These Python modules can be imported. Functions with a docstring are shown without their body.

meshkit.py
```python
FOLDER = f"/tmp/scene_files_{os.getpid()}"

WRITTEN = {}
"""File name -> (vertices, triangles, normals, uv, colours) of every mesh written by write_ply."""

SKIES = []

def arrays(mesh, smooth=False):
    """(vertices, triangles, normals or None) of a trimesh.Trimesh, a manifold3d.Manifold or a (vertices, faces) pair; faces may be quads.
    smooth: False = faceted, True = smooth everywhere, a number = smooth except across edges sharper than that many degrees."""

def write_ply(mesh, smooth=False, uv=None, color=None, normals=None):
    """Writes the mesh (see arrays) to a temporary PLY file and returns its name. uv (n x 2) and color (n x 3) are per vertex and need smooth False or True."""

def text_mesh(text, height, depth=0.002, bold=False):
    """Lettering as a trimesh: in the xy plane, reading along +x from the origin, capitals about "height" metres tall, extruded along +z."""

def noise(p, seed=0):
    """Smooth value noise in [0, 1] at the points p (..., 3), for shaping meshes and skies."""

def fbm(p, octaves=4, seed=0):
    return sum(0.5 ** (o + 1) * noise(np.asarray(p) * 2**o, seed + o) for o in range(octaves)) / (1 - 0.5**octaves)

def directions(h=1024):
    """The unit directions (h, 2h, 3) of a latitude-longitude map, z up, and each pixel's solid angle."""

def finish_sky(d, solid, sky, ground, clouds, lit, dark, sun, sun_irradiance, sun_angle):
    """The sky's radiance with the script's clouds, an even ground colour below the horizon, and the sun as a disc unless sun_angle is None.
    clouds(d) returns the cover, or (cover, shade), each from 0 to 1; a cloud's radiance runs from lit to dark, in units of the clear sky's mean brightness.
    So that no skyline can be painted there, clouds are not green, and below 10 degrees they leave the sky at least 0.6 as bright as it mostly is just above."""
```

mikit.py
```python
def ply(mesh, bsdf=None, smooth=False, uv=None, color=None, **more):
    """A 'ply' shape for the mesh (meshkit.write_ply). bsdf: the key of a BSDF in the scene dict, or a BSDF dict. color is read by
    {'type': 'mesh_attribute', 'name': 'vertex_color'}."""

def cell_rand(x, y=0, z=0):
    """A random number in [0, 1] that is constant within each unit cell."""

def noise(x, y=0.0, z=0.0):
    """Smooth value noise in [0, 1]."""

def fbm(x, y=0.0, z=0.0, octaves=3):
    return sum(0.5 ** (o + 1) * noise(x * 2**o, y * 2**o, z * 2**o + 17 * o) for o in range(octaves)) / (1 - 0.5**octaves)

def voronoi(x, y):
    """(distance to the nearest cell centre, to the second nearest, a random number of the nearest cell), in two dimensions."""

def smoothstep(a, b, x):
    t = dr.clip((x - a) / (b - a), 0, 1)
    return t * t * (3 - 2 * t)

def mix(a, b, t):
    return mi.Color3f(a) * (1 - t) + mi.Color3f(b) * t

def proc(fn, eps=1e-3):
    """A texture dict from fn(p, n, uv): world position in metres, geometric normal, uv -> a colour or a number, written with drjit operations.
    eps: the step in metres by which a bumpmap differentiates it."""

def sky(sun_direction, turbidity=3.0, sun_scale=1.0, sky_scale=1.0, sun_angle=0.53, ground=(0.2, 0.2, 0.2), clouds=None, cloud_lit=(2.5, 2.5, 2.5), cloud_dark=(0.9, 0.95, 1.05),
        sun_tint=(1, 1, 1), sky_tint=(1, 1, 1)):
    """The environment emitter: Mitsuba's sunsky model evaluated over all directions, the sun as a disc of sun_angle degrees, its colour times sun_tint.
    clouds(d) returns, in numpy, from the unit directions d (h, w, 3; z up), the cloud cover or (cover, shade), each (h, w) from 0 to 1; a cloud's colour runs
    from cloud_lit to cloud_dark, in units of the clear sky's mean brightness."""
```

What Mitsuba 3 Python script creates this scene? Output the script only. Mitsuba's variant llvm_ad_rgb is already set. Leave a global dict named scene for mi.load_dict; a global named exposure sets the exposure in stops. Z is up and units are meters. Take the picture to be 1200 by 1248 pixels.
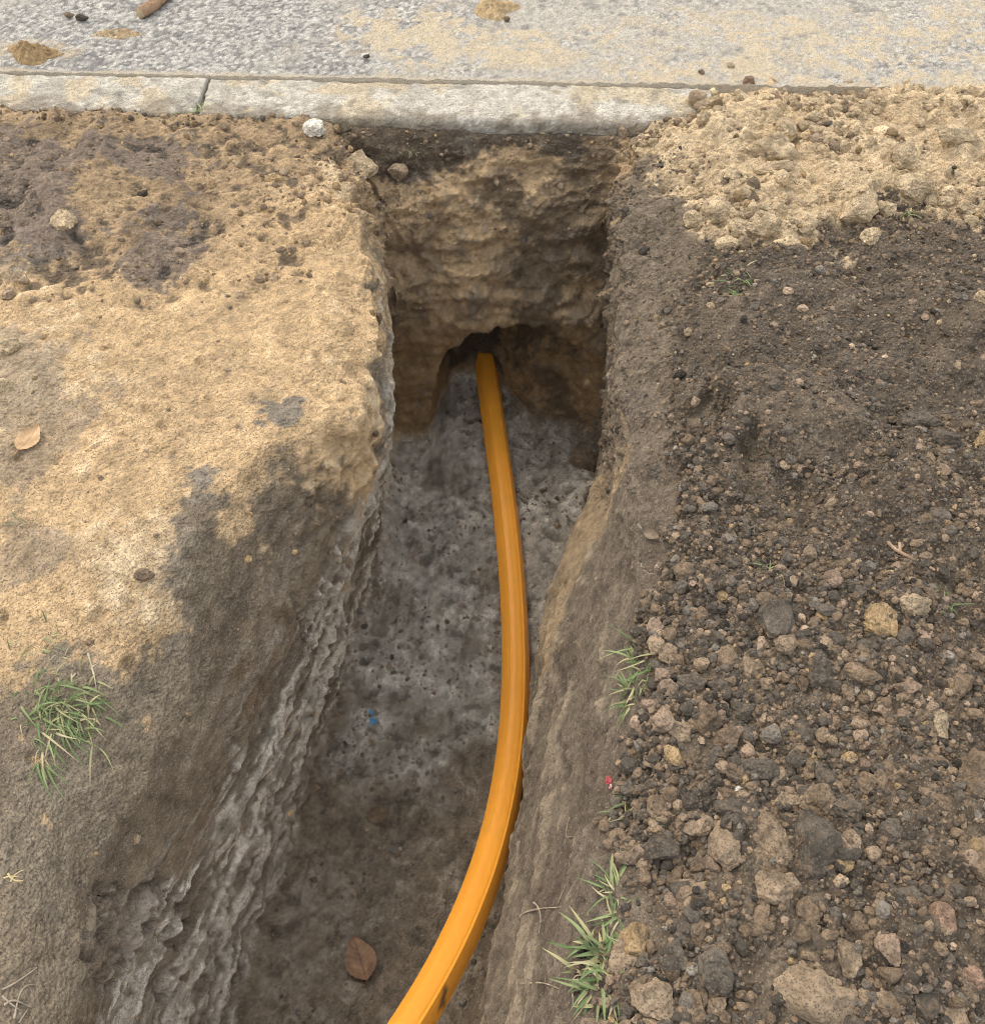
import math
import numpy as np
import trimesh
import mitsuba as mi
import mikit
from scipy import ndimage
from scipy.interpolate import PchipInterpolator
from scipy.spatial import cKDTree

T = mi.ScalarTransform4f
scene, labels = {}, {}

# ------------------------------------------------------------------ camera, sky, exposure
PITCH = math.radians(53)
scene['camera'] = {'type': 'perspective', 'fov': 2 * math.degrees(math.atan(600 / 1230)), 'fov_axis': 'x',
                   'near_clip': 0.05, 'far_clip': 200.0,
                   'to_world': T().look_at(origin=[0, 0, 1.0], target=[0, math.cos(PITCH), 1.0 - math.sin(PITCH)], up=[0, 0, 1])}
scene['sky'] = mikit.sky([-0.45, 0.45, 0.78], turbidity=3, sun_scale=0.27, sun_angle=30, sky_scale=1.0, clouds=lambda d: 1.0,
                         cloud_lit=(2.5, 2.5, 2.5), ground=(0.25, 0.22, 0.18))
exposure = 2.4

# ------------------------------------------------------------------ helpers
RNG = np.random.default_rng(7)
_vol = {}
def _volume(seed):
    if seed not in _vol:
        r = np.random.default_rng(1000 + seed)
        v = ndimage.gaussian_filter(r.standard_normal((96, 96, 96)).astype(np.float32), 1.6, mode='wrap')
        q, _ = np.linalg.qr(r.standard_normal((3, 3)))
        _vol[seed] = (v / v.std(), q, r.uniform(0, 96, 3))
    return _vol[seed]
def ns(p, size, seed=0, stretch=None):
    """Smooth noise of the points p, about unit variance, with features of about size metres."""
    v, q, o = _volume(seed % 6)
    p = np.asarray(p, np.float32).reshape(-1, 3)
    if stretch is not None:
        p = p * np.asarray(stretch, np.float32)
    c = (p / size * 4.5) @ q.T.astype(np.float32) + o + seed * 13.7
    return ndimage.map_coordinates(v, c.T, order=1, mode='grid-wrap')
def fb(p, size, octaves=3, seed=0, gain=0.5, stretch=None):
    out, a, t = 0, 1.0, 0
    for k in range(octaves):
        out = out + a * ns(p, size / 2 ** k, seed + k, stretch); t += a * a; a *= gain
    return out / math.sqrt(t)
def sst(a, b, x):
    t = np.clip((x - a) / (b - a), 0, 1)
    return t * t * (3 - 2 * t)
def mixc(a, b, t):
    t = np.asarray(t)[..., None]
    return np.asarray(a) * (1 - t) + np.asarray(b) * t

# ------------------------------------------------------------------ the dug ground: lines that run along the trench, in world metres (x, y, z)
NEAR = -0.4
LINES = {
 'shoulder_start': [(-0.293,1.624,-0.012),(-0.285,1.364,-0.01),(-0.272,1.095,-0.01),(-0.297,0.906,-0.012),(-0.364,0.774,-0.02),(-0.411,0.634,-0.03),(-0.456,0.521,-0.04),(-0.468,0.416,-0.045),(-0.461,0.297,-0.045),(-0.459,0.178,-0.045)],
 'shoulder': [(-0.279,1.627,-0.014),(-0.232,1.399,-0.02),(-0.19,1.228,-0.03),(-0.176,1.098,-0.045),(-0.185,0.96,-0.055),(-0.249,0.876,-0.08),(-0.322,0.746,-0.09),(-0.366,0.578,-0.11),(-0.394,0.456,-0.12),(-0.432,0.335,-0.12),(-0.416,0.198,-0.12)],
 'bank_mid': [(-0.27,1.631,-0.018),(-0.22,1.423,-0.045),(-0.178,1.25,-0.065),(-0.168,1.138,-0.1),(-0.167,1.02,-0.14),(-0.208,0.895,-0.16),(-0.261,0.759,-0.19),(-0.309,0.624,-0.2),(-0.356,0.489,-0.2),(-0.405,0.348,-0.195),(-0.427,0.21,-0.19)],
 'bank_crest': [(-0.261,1.635,-0.022),(-0.216,1.461,-0.085),(-0.183,1.328,-0.15),(-0.177,1.242,-0.24),(-0.176,1.126,-0.3),(-0.207,0.994,-0.31),(-0.249,0.849,-0.33),(-0.296,0.687,-0.32),(-0.329,0.529,-0.3),(-0.388,0.363,-0.28),(-0.421,0.225,-0.27)],
 'floor_left': [(-0.246,1.617,-0.014),(-0.232,1.588,-0.035),(-0.203,1.54,-0.1),(-0.19,1.49,-0.2),(-0.191,1.45,-0.32),(-0.204,1.395,-0.52),(-0.207,1.35,-0.6),(-0.209,1.214,-0.6),(-0.235,1.012,-0.6),(-0.263,0.825,-0.6),(-0.298,0.644,-0.6),(-0.331,0.445,-0.59),(-0.358,0.267,-0.58)],
 'floor_right': [(0.226,1.617,-0.014),(0.22,1.588,-0.032),(0.208,1.54,-0.1),(0.201,1.49,-0.2),(0.213,1.45,-0.32),(0.234,1.395,-0.52),(0.238,1.35,-0.6),(0.187,1.204,-0.6),(0.138,1.017,-0.6),(0.104,0.829,-0.6),(0.081,0.649,-0.6),(0.05,0.442,-0.58),(0.011,0.265,-0.57)],
 'right_lip': [(0.231,1.6,-0.02),(0.219,1.54,-0.06),(0.206,1.28,-0.18),(0.204,1.194,-0.25),(0.199,1.099,-0.3),(0.143,1,-0.34),(0.096,0.88,-0.38),(0.063,0.729,-0.4),(0.048,0.57,-0.4),(0.013,0.392,-0.38),(-0.02,0.238,-0.37)],
 'right_mid': [(0.237,1.6,-0.016),(0.226,1.54,-0.04),(0.201,1.234,-0.12),(0.191,1.098,-0.15),(0.189,0.989,-0.17),(0.166,0.888,-0.18),(0.14,0.759,-0.19),(0.117,0.624,-0.2),(0.094,0.489,-0.2),(0.06,0.338,-0.19),(0.031,0.205,-0.18)],
 'right_top': [(0.243,1.549,-0.012),(0.228,1.433,-0.012),(0.205,1.307,-0.03),(0.19,1.139,-0.05),(0.183,1.012,-0.06),(0.186,0.895,-0.05),(0.196,0.793,-0.045),(0.187,0.66,-0.035),(0.165,0.544,-0.035),(0.136,0.426,-0.035),(0.099,0.292,-0.03),(0.072,0.177,-0.02)],
}
Y_ROWS = np.concatenate([np.linspace(NEAR, 0.10, 70)[:-1], np.linspace(0.10, 1.18, 410)[:-1], np.linspace(1.18, 1.37, 105)[:-1],
                         np.linspace(1.37, 1.63, 215)[:-1], np.linspace(1.63, 1.82, 50)[:-1], np.linspace(1.82, 2.6, 8)])
def along(pts):
    a = np.array(pts); a = a[np.argsort(a[:, 1])]
    y = np.concatenate([[NEAR - .05], a[:, 1], [2.7]])
    x = np.concatenate([[a[0, 0] + (0.0)], a[:, 0], [a[-1, 0]]])
    z = np.concatenate([[a[0, 2]], a[:, 2], [a[-1, 2]]])
    keep = np.concatenate([[True], np.diff(y) > 1e-4])
    return np.stack([PchipInterpolator(y[keep], x[keep])(Y_ROWS), PchipInterpolator(y[keep], z[keep])(Y_ROWS)])
N = {k: along(v) for k, v in LINES.items()}
one = np.ones_like(Y_ROWS)
LEFT = -(.55 + .3 * np.maximum(Y_ROWS, 0))
fl, fr = N['floor_left'], N['floor_right']
NODES = [np.stack([-1.6 * one, 0.0 * one]), np.stack([LEFT, 0.0 * one]), np.stack([.5 * (LEFT + N['shoulder_start'][0]), -0.004 * one]),
         N['shoulder_start'], N['shoulder'], N['bank_mid'], N['bank_crest'], .9 * fl + .1 * N['bank_crest'], .93 * fl + .07 * fr,
         .5 * fl + .5 * fr + np.stack([0 * one, -.006 * one]), .07 * fl + .93 * fr, .92 * fr + .08 * N['right_lip'], N['right_lip'], N['right_mid'], N['right_top'],
         N['right_top'] + np.stack([.10 * one, (.02 + .01) * one]), np.stack([.5 * (N['right_top'][0] + .1 - LEFT), .015 * one]), np.stack([-LEFT, .02 * one]), np.stack([1.6 * one, .02 * one])]
NODES = np.array(NODES)                                            # node, (x, z), row
COUNTS = [52, 104, 106, 42, 44, 54, 98, 10, 64, 64, 10, 28, 68, 68, 42, 114, 114, 52]
u = np.concatenate([np.linspace(k, k + 1, n, endpoint=False) for k, n in enumerate(COUNTS[:len(NODES) - 1])] + [[len(NODES) - 1]])
chord = np.concatenate([[0], np.cumsum(np.hypot(*np.moveaxis(np.diff(NODES, axis=0), 1, 0)).mean(1) + 1e-3)])
tu = np.interp(u, np.arange(len(NODES)), chord)
S = PchipInterpolator(chord, NODES, axis=0)(tu)                    # column, (x, z), row
NU, NR = len(u), len(Y_ROWS)
GX, GZ = S[:, 0, :].T, S[:, 1, :].T                                 # row, column
GY = np.repeat(Y_ROWS[:, None], NU, 1)
U = np.repeat(u[None], NR, 0)
# the hollow dug under the end wall, where the duct goes in
def hollow(x, y, z):
    depth = .196 * sst(-.15, -.075, x) * (1 - .66 * sst(-.02, .10, x)) * (1 - sst(.13, .225, x))
    q = (x - .035) / np.where(x < .035, .155, .20)
    lip = -.325 - .17 * (1 - np.sqrt(np.clip(1 - q * q, 0, 1))) - .4 * np.clip(np.abs(q) - 1, 0, 1) + .003 * np.sin(x * 62 + 2) + .002 * np.sin(x * 150 + 1)
    under = sst(lip + .004, lip - .03, z) * sst(1.16, 1.37, y)
    burrow = .05 * np.exp(-((x + .017) / .044) ** 4) * sst(-.535, -.55, z) * sst(1.372, 1.39, y)   # where the duct runs on under the road
    return depth * under + burrow
GY = GY + np.where(GY > 1.1, hollow(GX, GY, GZ), 0)
BASE = np.stack([GX, GY, GZ], -1)

def grid_normals(g):
    n = np.cross(np.gradient(g, axis=1), np.gradient(g, axis=0))
    return n / np.maximum(np.linalg.norm(n, axis=-1, keepdims=True), 1e-12)
NB = grid_normals(BASE)
NB = ndimage.gaussian_filter(NB, (3, 3, 0)); NB /= np.linalg.norm(NB, axis=-1, keepdims=True)
GROUND_V = BASE
#==BASE END
# ------------------------------------------------------------------ materials
def dark_grains(p, n, uv):
    g = mikit.cell_rand(p.x * 720 + .3 * p.y * 720, p.y * 720, p.z * 720)
    return mikit.smoothstep(.62, .95, g) * .62
def pale_grains(p, n, uv):
    g = mikit.cell_rand(p.x * 640, p.y * 640 + .4 * p.x * 640, p.z * 640 + 31)
    return mikit.smoothstep(.80, 1.0, g) * .36
def grit(p, n, uv):
    return mikit.noise(p.x * 330, p.y * 330, p.z * 330)
VC = {'type': 'mesh_attribute', 'name': 'vertex_color'}
def earthy(name, dark, pale, rough=.92, bump=.0036):
    flat = lambda c: {'type': 'principled', 'base_color': c if isinstance(c, dict) else {'type': 'rgb', 'value': c}, 'roughness': rough, 'specular': .25}
    scene[name] = {'type': 'twosided', 'bsdf': {'type': 'bumpmap', 'scale': bump, 'tex': mikit.proc(grit, .0007), 'bsdf': {
        'type': 'blendbsdf', 'weight': mikit.proc(dark_grains),
        'a': {'type': 'blendbsdf', 'weight': mikit.proc(pale_grains), 'a': flat(VC), 'b': flat(pale)}, 'b': flat(dark)}}}
earthy('soil', [.075, .058, .042], [.42, .355, .265])
earthy('stone', [.06, .05, .038], [.30, .25, .19], .9, .0032)
earthy('paving', [.11, .11, .11], [.62, .60, .56], .85, .0020)
def plain(name, col, rough=.6, **more):
    scene[name] = {'type': 'twosided', 'bsdf': {'type': 'principled', 'base_color': {'type': 'rgb', 'value': list(col)} if not isinstance(col, dict) else col, 'roughness': rough, 'specular': .4, **more}}
plain('coloured', VC, .7)
PTS = BASE.reshape(-1, 3).astype(np.float32)
UU, XX, YY, ZZ = U.ravel(), PTS[:, 0], PTS[:, 1], PTS[:, 2]
ARC = np.repeat(tu[None], NR, 0).ravel()
NF = NB.reshape(-1, 3)

# ------------------------------------------------------------------ zones of different soil, as outlines on the ground (metres)
from PIL import Image, ImageDraw
RES, X0, Y0 = 0.004, -1.6, -0.45
def zone(pts, soft=0.012, warp=0.02, seed=3):
    """1 inside the outline, with an edge broken up by noise."""
    im = Image.new('L', (int(3.2 / RES), int(3.1 / RES)))
    ImageDraw.Draw(im).polygon([((p[0] - X0) / RES, (p[1] - Y0) / RES) for p in pts], fill=1)
    a = np.asarray(im) > 0
    sd = (ndimage.distance_transform_edt(a) - ndimage.distance_transform_edt(~a)) * RES
    d = ndimage.map_coordinates(sd.astype(np.float32), [(YY - Y0) / RES, (XX - X0) / RES], order=1, mode='nearest')
    d = d + warp * (W1 if seed % 2 else W2) + .35 * warp * W3
    return sst(-soft, soft, d)
W1, W2, W3 = fb(PTS, .12, 5, 1, .6), fb(PTS, .09, 5, 4, .65), fb(PTS, .012, 2, 17, .8)
left, right = sst(7.6, 6.6, UU), sst(11.6, 12.6, UU)
inside = (1 - sst(13.6, 14.4, UU)) * sst(3.6, 4.4, UU)
floor = sst(-.55, -.588, ZZ)
endwall = sst(1.36, 1.40, YY) * inside * (1 - floor)
bank = sst(3.3, 4.2, UU) * sst(7.4, 6.8, UU) * (1 - sst(1.3, 1.38, YY))
rwall = sst(11.2, 12, UU) * (1 - sst(14, 15.2, UU)) * (1 - sst(1.36, 1.42, YY))
sand_l = zone([(-1.296,1.269,0.000),(-0.602,1.235,-0.004),(-0.445,1.337,-0.006),(-0.298,1.430,-0.010),
(-0.197,1.549,-0.085),(-0.171,1.148,-0.184),(-0.173,1.000,-0.083),(-0.190,0.940,-0.120),
(-0.230,0.908,-0.056),(-0.294,0.860,-0.028),(-0.302,0.826,-0.051),(-0.330,0.765,-0.063),
(-0.345,0.750,-0.050),(-0.355,0.800,-0.018),(-0.388,0.808,-0.012),(-0.396,0.734,-0.019),
(-0.389,0.625,-0.053),(-0.430,0.573,-0.040),(-0.477,0.575,-0.022),(-0.509,0.581,-0.013),
(-0.524,0.499,-0.015),(-0.888,0.453,0.000)], .016, .022)
tan_tl = zone([(-1.502,1.683,0.000),(-0.302,1.661,-0.011),(-0.192,1.536,-0.104),(-0.277,1.222,-0.010),
(-0.489,1.162,-0.005),(-1.187,1.051,0.000)], .03, .02, 4)
dark_tl = np.maximum(zone([(-1.445,1.568,0.000),(-0.670,1.586,-0.004),(-0.516,1.564,-0.006),(-0.511,1.456,-0.006),
(-0.650,1.432,-0.004),(-0.651,1.273,-0.003),(-1.316,1.309,0.000)], .01, .035, 4), zone([(-0.535,1.434,-0.005),(-0.472,1.423,-0.006),(-0.432,1.218,-0.006),(-0.507,1.189,-0.005),
(-0.598,1.215,-0.004),(-0.603,1.293,-0.004),(-0.520,1.317,-0.005)], .01, .035, 3))
grey_p = np.maximum.reduce([zone([(-0.391,0.826,-0.011),(-0.356,0.855,-0.011),(-0.342,0.797,-0.023),(-0.376,0.771,-0.018)], .008, .018, 4), zone([(-0.309,0.961,-0.010),(-0.272,0.969,-0.012),(-0.255,0.942,-0.018),(-0.277,0.913,-0.017),
(-0.297,0.919,-0.012)], .006, .022, 3), zone([(-0.749,1.271,-0.002),(-0.573,0.662,-0.004),(-0.551,0.713,-0.005),(-0.596,0.842,-0.003),
(-0.549,0.868,-0.004),(-0.604,0.958,-0.003),(-0.630,1.053,-0.003)], .02, .04, 4) * .5])
tan_bits = np.maximum.reduce([zone([(-0.478,0.390,-0.038),(-0.467,0.390,-0.045),(-0.455,0.377,-0.058),(-0.459,0.367,-0.053),
(-0.473,0.375,-0.041)], .003, .004), zone([(-0.408,0.517,-0.081),(-0.397,0.522,-0.092),(-0.398,0.507,-0.095),(-0.404,0.504,-0.089)], .003, .004), zone([(-0.520,0.480,-0.017),(-0.496,0.464,-0.028),(-0.480,0.441,-0.038),(-0.503,0.441,-0.026)], .004, .01)])
brown_l = zone([(-0.321,0.697,-0.120),(-0.283,0.710,-0.175),(-0.298,0.678,-0.328),(-0.318,0.589,-0.248),
(-0.330,0.620,-0.147)], .008, .02, 4)
notch = zone([(-0.254,0.887,-0.056),(-0.212,0.897,-0.126),(-0.222,0.863,-0.196),(-0.244,0.818,-0.237),
(-0.271,0.731,-0.198),(-0.283,0.750,-0.143),(-0.277,0.818,-0.097)], .006, .014, 4)
dark_l = np.maximum(zone([(-0.431,0.340,-0.122),(-0.391,0.369,-0.248),(-0.401,0.311,-0.305),(-0.423,0.256,-0.158)], .006, .012), zone([(-0.356,0.427,-0.413),(-0.320,0.552,-0.446),(-0.354,0.266,-0.565),(-0.394,0.248,-0.454)], .02, .02, 4) * .6)
white_l = bank * sst(5.15, 5.8, UU + .3 * W2) * sst(1.32, 1.2, YY)
sand_r = zone([(0.252,1.617,-0.008),(0.351,1.570,0.018),(0.384,1.684,0.018),(1.747,1.751,0.000),
(1.544,1.394,0.000),(0.682,1.324,0.016),(0.576,1.251,0.014),(0.428,1.260,0.006),
(0.333,1.288,0.001),(0.266,1.396,0.007)], .016, .034)
strip_r = zone([(0.237,1.535,-0.018),(0.354,1.481,0.018),(0.344,1.288,0.002),(0.277,1.228,-0.013),
(0.248,0.990,-0.036),(0.205,0.816,-0.040),(0.185,1.008,-0.202),(0.211,1.387,-0.093)], .012, .012, 4)
dark_r = zone([(0.256,1.206,-0.019),(0.441,1.257,0.007),(0.620,1.279,0.015),(1.532,1.372,0.000),
(1.261,0.895,0.000),(0.471,0.829,0.010),(0.357,0.871,-0.006),(0.224,0.927,-0.034)], .03, .05, 4)
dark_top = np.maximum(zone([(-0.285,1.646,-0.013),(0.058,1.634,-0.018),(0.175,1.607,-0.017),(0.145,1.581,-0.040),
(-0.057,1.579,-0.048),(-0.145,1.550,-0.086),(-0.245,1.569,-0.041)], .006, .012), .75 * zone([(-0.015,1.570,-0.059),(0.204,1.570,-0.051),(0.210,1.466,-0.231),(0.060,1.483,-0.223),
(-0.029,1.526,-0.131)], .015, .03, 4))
tan_lip = zone([(0.187,1.032,-0.201),(0.184,0.871,-0.056),(0.163,0.850,-0.160),(0.124,0.792,-0.242),
(0.086,0.721,-0.308),(0.081,0.821,-0.384),(0.134,0.969,-0.321)], .01, .01, 4)
rubble = (1 - sst(13.9, 14.6, UU)) * 0 + sst(14.1, 14.9, UU + .40 * W2) * (1 - sand_r) * (1 - strip_r)
fine_r = rubble * dark_r
rubble = rubble * (1 - dark_r)
rough_tl = np.clip(tan_tl * left * (1 - bank), 0, 1)
smooth_l = left * (1 - rough_tl) * (1 - bank)

# ------------------------------------------------------------------ relief
def cells(s, seed):
    """Nearest two of scattered points about s metres apart: distances over s and the nearest one's random numbers."""
    c = np.unique(np.floor(PTS[::2] / s).astype(np.int64), axis=0)
    r = np.random.default_rng(seed)
    tree = cKDTree((c + r.uniform(0, 1, c.shape)) * s)
    p = PTS + .22 * s * np.stack([ns(PTS, s * .8, 11), ns(PTS, s * .8, 12), ns(PTS, s * .8, 13)], 1)
    d, i = tree.query(p, k=2, workers=-1)
    R = r.uniform(0, 1, (len(c), 3))
    return (d / s).astype(np.float32), R[i[:, 0]].astype(np.float32)
def lumps(c, share, rise=.45):
    """Rounded crumbs standing out of the ground: a share of the cells, each its own height."""
    d, r = c
    on = np.clip((share - r[:, 0]) / np.maximum(share, 1e-3), 0, 1)
    return np.sqrt(np.clip(1 - (d[:, 0] / .60) ** 2, 0, 1)) * on ** .7 * rise * (d[:, 1] - d[:, 0] > .02)
CA, CB, CC = cells(.030, 1), cells(.014, 2), cells(.0075, 3)
grain = RNG.standard_normal(len(PTS)).astype(np.float32)
n1, n2, n3, n4 = fb(PTS, .25, 3, 2), fb(PTS, .06, 3, 5), fb(PTS, .02, 3, 8), ns(PTS, .009, 9)
pits = sst(1.5, 2.4, ns(PTS, .02, 14) + .35 * n4) * sst(-.6, .6, n2)
streak = fb(np.stack([ARC, YY * .12 + ARC * .05, ARC * 0], 1), .022, 3, 3, .6)
streakl = fb(np.stack([ARC, YY * .22 + ARC * .35, ARC * 0 + 7], 1), .075, 2, 27, .6)
streakf = fb(np.stack([ARC, YY * .07 + ARC * .05, ARC * 0 + 3], 1), .010, 2, 21, .7)
ledge = fb(PTS, .05, 4, 6, .6, (.7, 1, 1.2))
strata = fb(PTS, .045, 3, 24, .6, (.3, .6, 1.1))
ridge = 1 - np.abs(fb(PTS, .03, 3, 15, .6))
hollowed = endwall * sst(-.30, -.36, ZZ) * (1 - .5 * sst(1.66, 1.7, YY))
H = .006 * n1 * (1 - inside)
H += smooth_l * (.0016 * n2 + .0004 * n3 + .0006 * n4 - .006 * pits + .0035 * lumps(CB, .05))
H += rough_tl * (.005 * n2 + .0018 * n3 + .0010 * n4 - .005 * pits + .008 * lumps(CB, .12) + .004 * lumps(CC, .25))
H += bank * sst(5.9, 5.3, UU) * (.007 * streakl - .009 * sst(.9, 1.5, streakl + .4 * n2))
H += bank * (.0030 * n2 + .0012 * streak + .0006 * streakf + .0005 * n4 - .002 * pits)
H += white_l * (.0018 * streak + .0008 * streakf + .0006 * n4 + .004 * W2)
lipzone = left * sst(2.9, 3.8, UU) * sst(5.9, 5.2, UU) * sst(.75, 1.0, YY)
H += lipzone * (.003 * n2 + .001 * n3 - .006 * sst(.9, 1.9, n2 - .5 * n3))
H += notch * (.004 * n3 - .010 * sst(.2, 1.2, n2 + .6 * n3) + .004 * lumps(CB, .3))
H += dark_l * (.010 * lumps(CB, .7) + .004 * n3 - .012)
H += floor * (.003 * n2 + .0014 * n3 + .0012 * n4 - .0025 * pits + .0018 * streak + .003 * lumps(CB, .10) + .0025 * lumps(CC, .3))
H -= floor * .012 * sst(1.45, 1.6, YY)
H += endwall * (1 - .7 * sst(1.57, 1.61, YY)) * (1 - .45 * hollowed) * (0.005 * ledge + .006 * strata + .004 * n2 + .002 * n3 + .001 * n4 - .006 * pits + .012 * lumps(CB, .22) * sst(-.34, -.25, ZZ) + .006 * lumps(CC, .4) * sst(-.34, -.25, ZZ))
H += rwall * (.0026 * n2 + .0020 * streak + .0009 * n3 + .0009 * n4 + .002 * lumps(CC, .3) - .004 * pits + .006 * lumps(CC, .25) * sst(12.6, 14, UU))
H += sand_r * (.006 * n2 + .0025 * n3 + .0012 * n4 + .005 * lumps(CA, .08) + .005 * lumps(CB, .2) * sst(-.2, .8, W1) + .003 * lumps(CC, .35) - .002 * pits)
H += strip_r * (.003 * n2 + .0012 * n3 + .004 * lumps(CC, .5) + .005 * lumps(CB, .15) - .005 * pits)
H += (fine_r + rubble) * .012 * n1
H += fine_r * (.005 * n2 + .0022 * n3 + .007 * lumps(CB, .2) + .005 * lumps(CC, .6))
H += rubble * (.005 * n2 + .002 * n3 + .008 * lumps(CA, .3) + .008 * lumps(CB, .5) + .006 * lumps(CC, .7))
H *= np.clip((1.9 - YY) / .1, 0, 1)
sand_r = np.maximum(sand_r, sst(1.575, 1.60, YY) * sst(.33, .36, XX + .015 * W2))
rubble, fine_r = rubble * (1 - sand_r), fine_r * (1 - sand_r)
heap_zone = zone([(0.258,1.665,-0.005),(0.394,1.762,0.018),(1.788,1.823,0.000),(1.563,1.427,0.000),
(0.689,1.354,0.016),(0.584,1.291,0.014),(0.436,1.299,0.009),(0.334,1.315,0.004),
(0.280,1.421,0.012)], .05, .01)
heap = heap_zone * (.016 * sst(.345, .37, XX) + .012 * sst(.45, .9, XX) + .006 * W1 * sst(.36, .5, XX))
V = PTS + NF * H[:, None]
V[:, 2] += heap
low = sst(1.62, 1.76, YY + .035 * W1 + .02 * XX) * sst(.33, .40, XX)
V[:, 2] = V[:, 2] * (1 - low) + (-.008 + .5 * H * (1 - low)) * low
# under the kerb and the road the ground lies lower, except where the heaped sand spills over them
drop = sst(.0, .012, YY - (1.640 - .0363 * (XX + .87))) * (1 - sst(.345, .37, XX + .01 * W2) * sst(1.86, 1.80, YY))
V[:, 2] -= .13 * drop * sst(-.10, -.06, ZZ)
V = V.astype(np.float32)

# ------------------------------------------------------------------ soil colours (each soil its own, broken up by grain and crumbs)
SAND, SAND_PALE, TAN, BROWN = (.50, .36, .21), (.55, .435, .285), (.36, .262, .16), (.16, .115, .075)
TOPSOIL, BLACK, GREYBROWN, CLAY, CHALK = (.085, .070, .056), (.04, .034, .03), (.195, .16, .118), (.30, .275, .235), (.60, .565, .505)
RUST = (.30, .17, .07)
C = np.broadcast_to(np.array(GREYBROWN), PTS.shape).copy()
def lay(col, m):
    global C
    C = mixc(C, col, np.clip(m, 0, 1)) if np.ndim(col) == 1 else C * (1 - np.clip(m, 0, 1)[:, None]) + col * np.clip(m, 0, 1)[:, None]
patch = lambda n, a, b: sst(a, b, n)
lay((.225, .19, .145), left * patch(W2, -.2, .8))
lay(TAN, rough_tl)
lay(BROWN, rough_tl * patch(n2 + .4 * n3, .5, 1.4) * .6)
lay(SAND, sand_l)
lay(SAND_PALE, sand_l * patch(n1 + .4 * n3, .2, 1.3))
lay(TAN, sand_l * patch(W2 + .5 * n3, .7, 1.5) * .7)
lay((.15, .125, .112), dark_tl * .8)
lay((.075, .065, .058), (rough_tl + dark_tl * .5) * patch(-n3 - .6 * n2, .9, 1.7) * .7)
lay((.20, .18, .155), grey_p * .9)
lay(SAND, tan_bits)
lay((.135, .105, .078), bank * patch(streak + .6 * W1, .2, 1.1) * .7 * (1 - sand_l))
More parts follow.
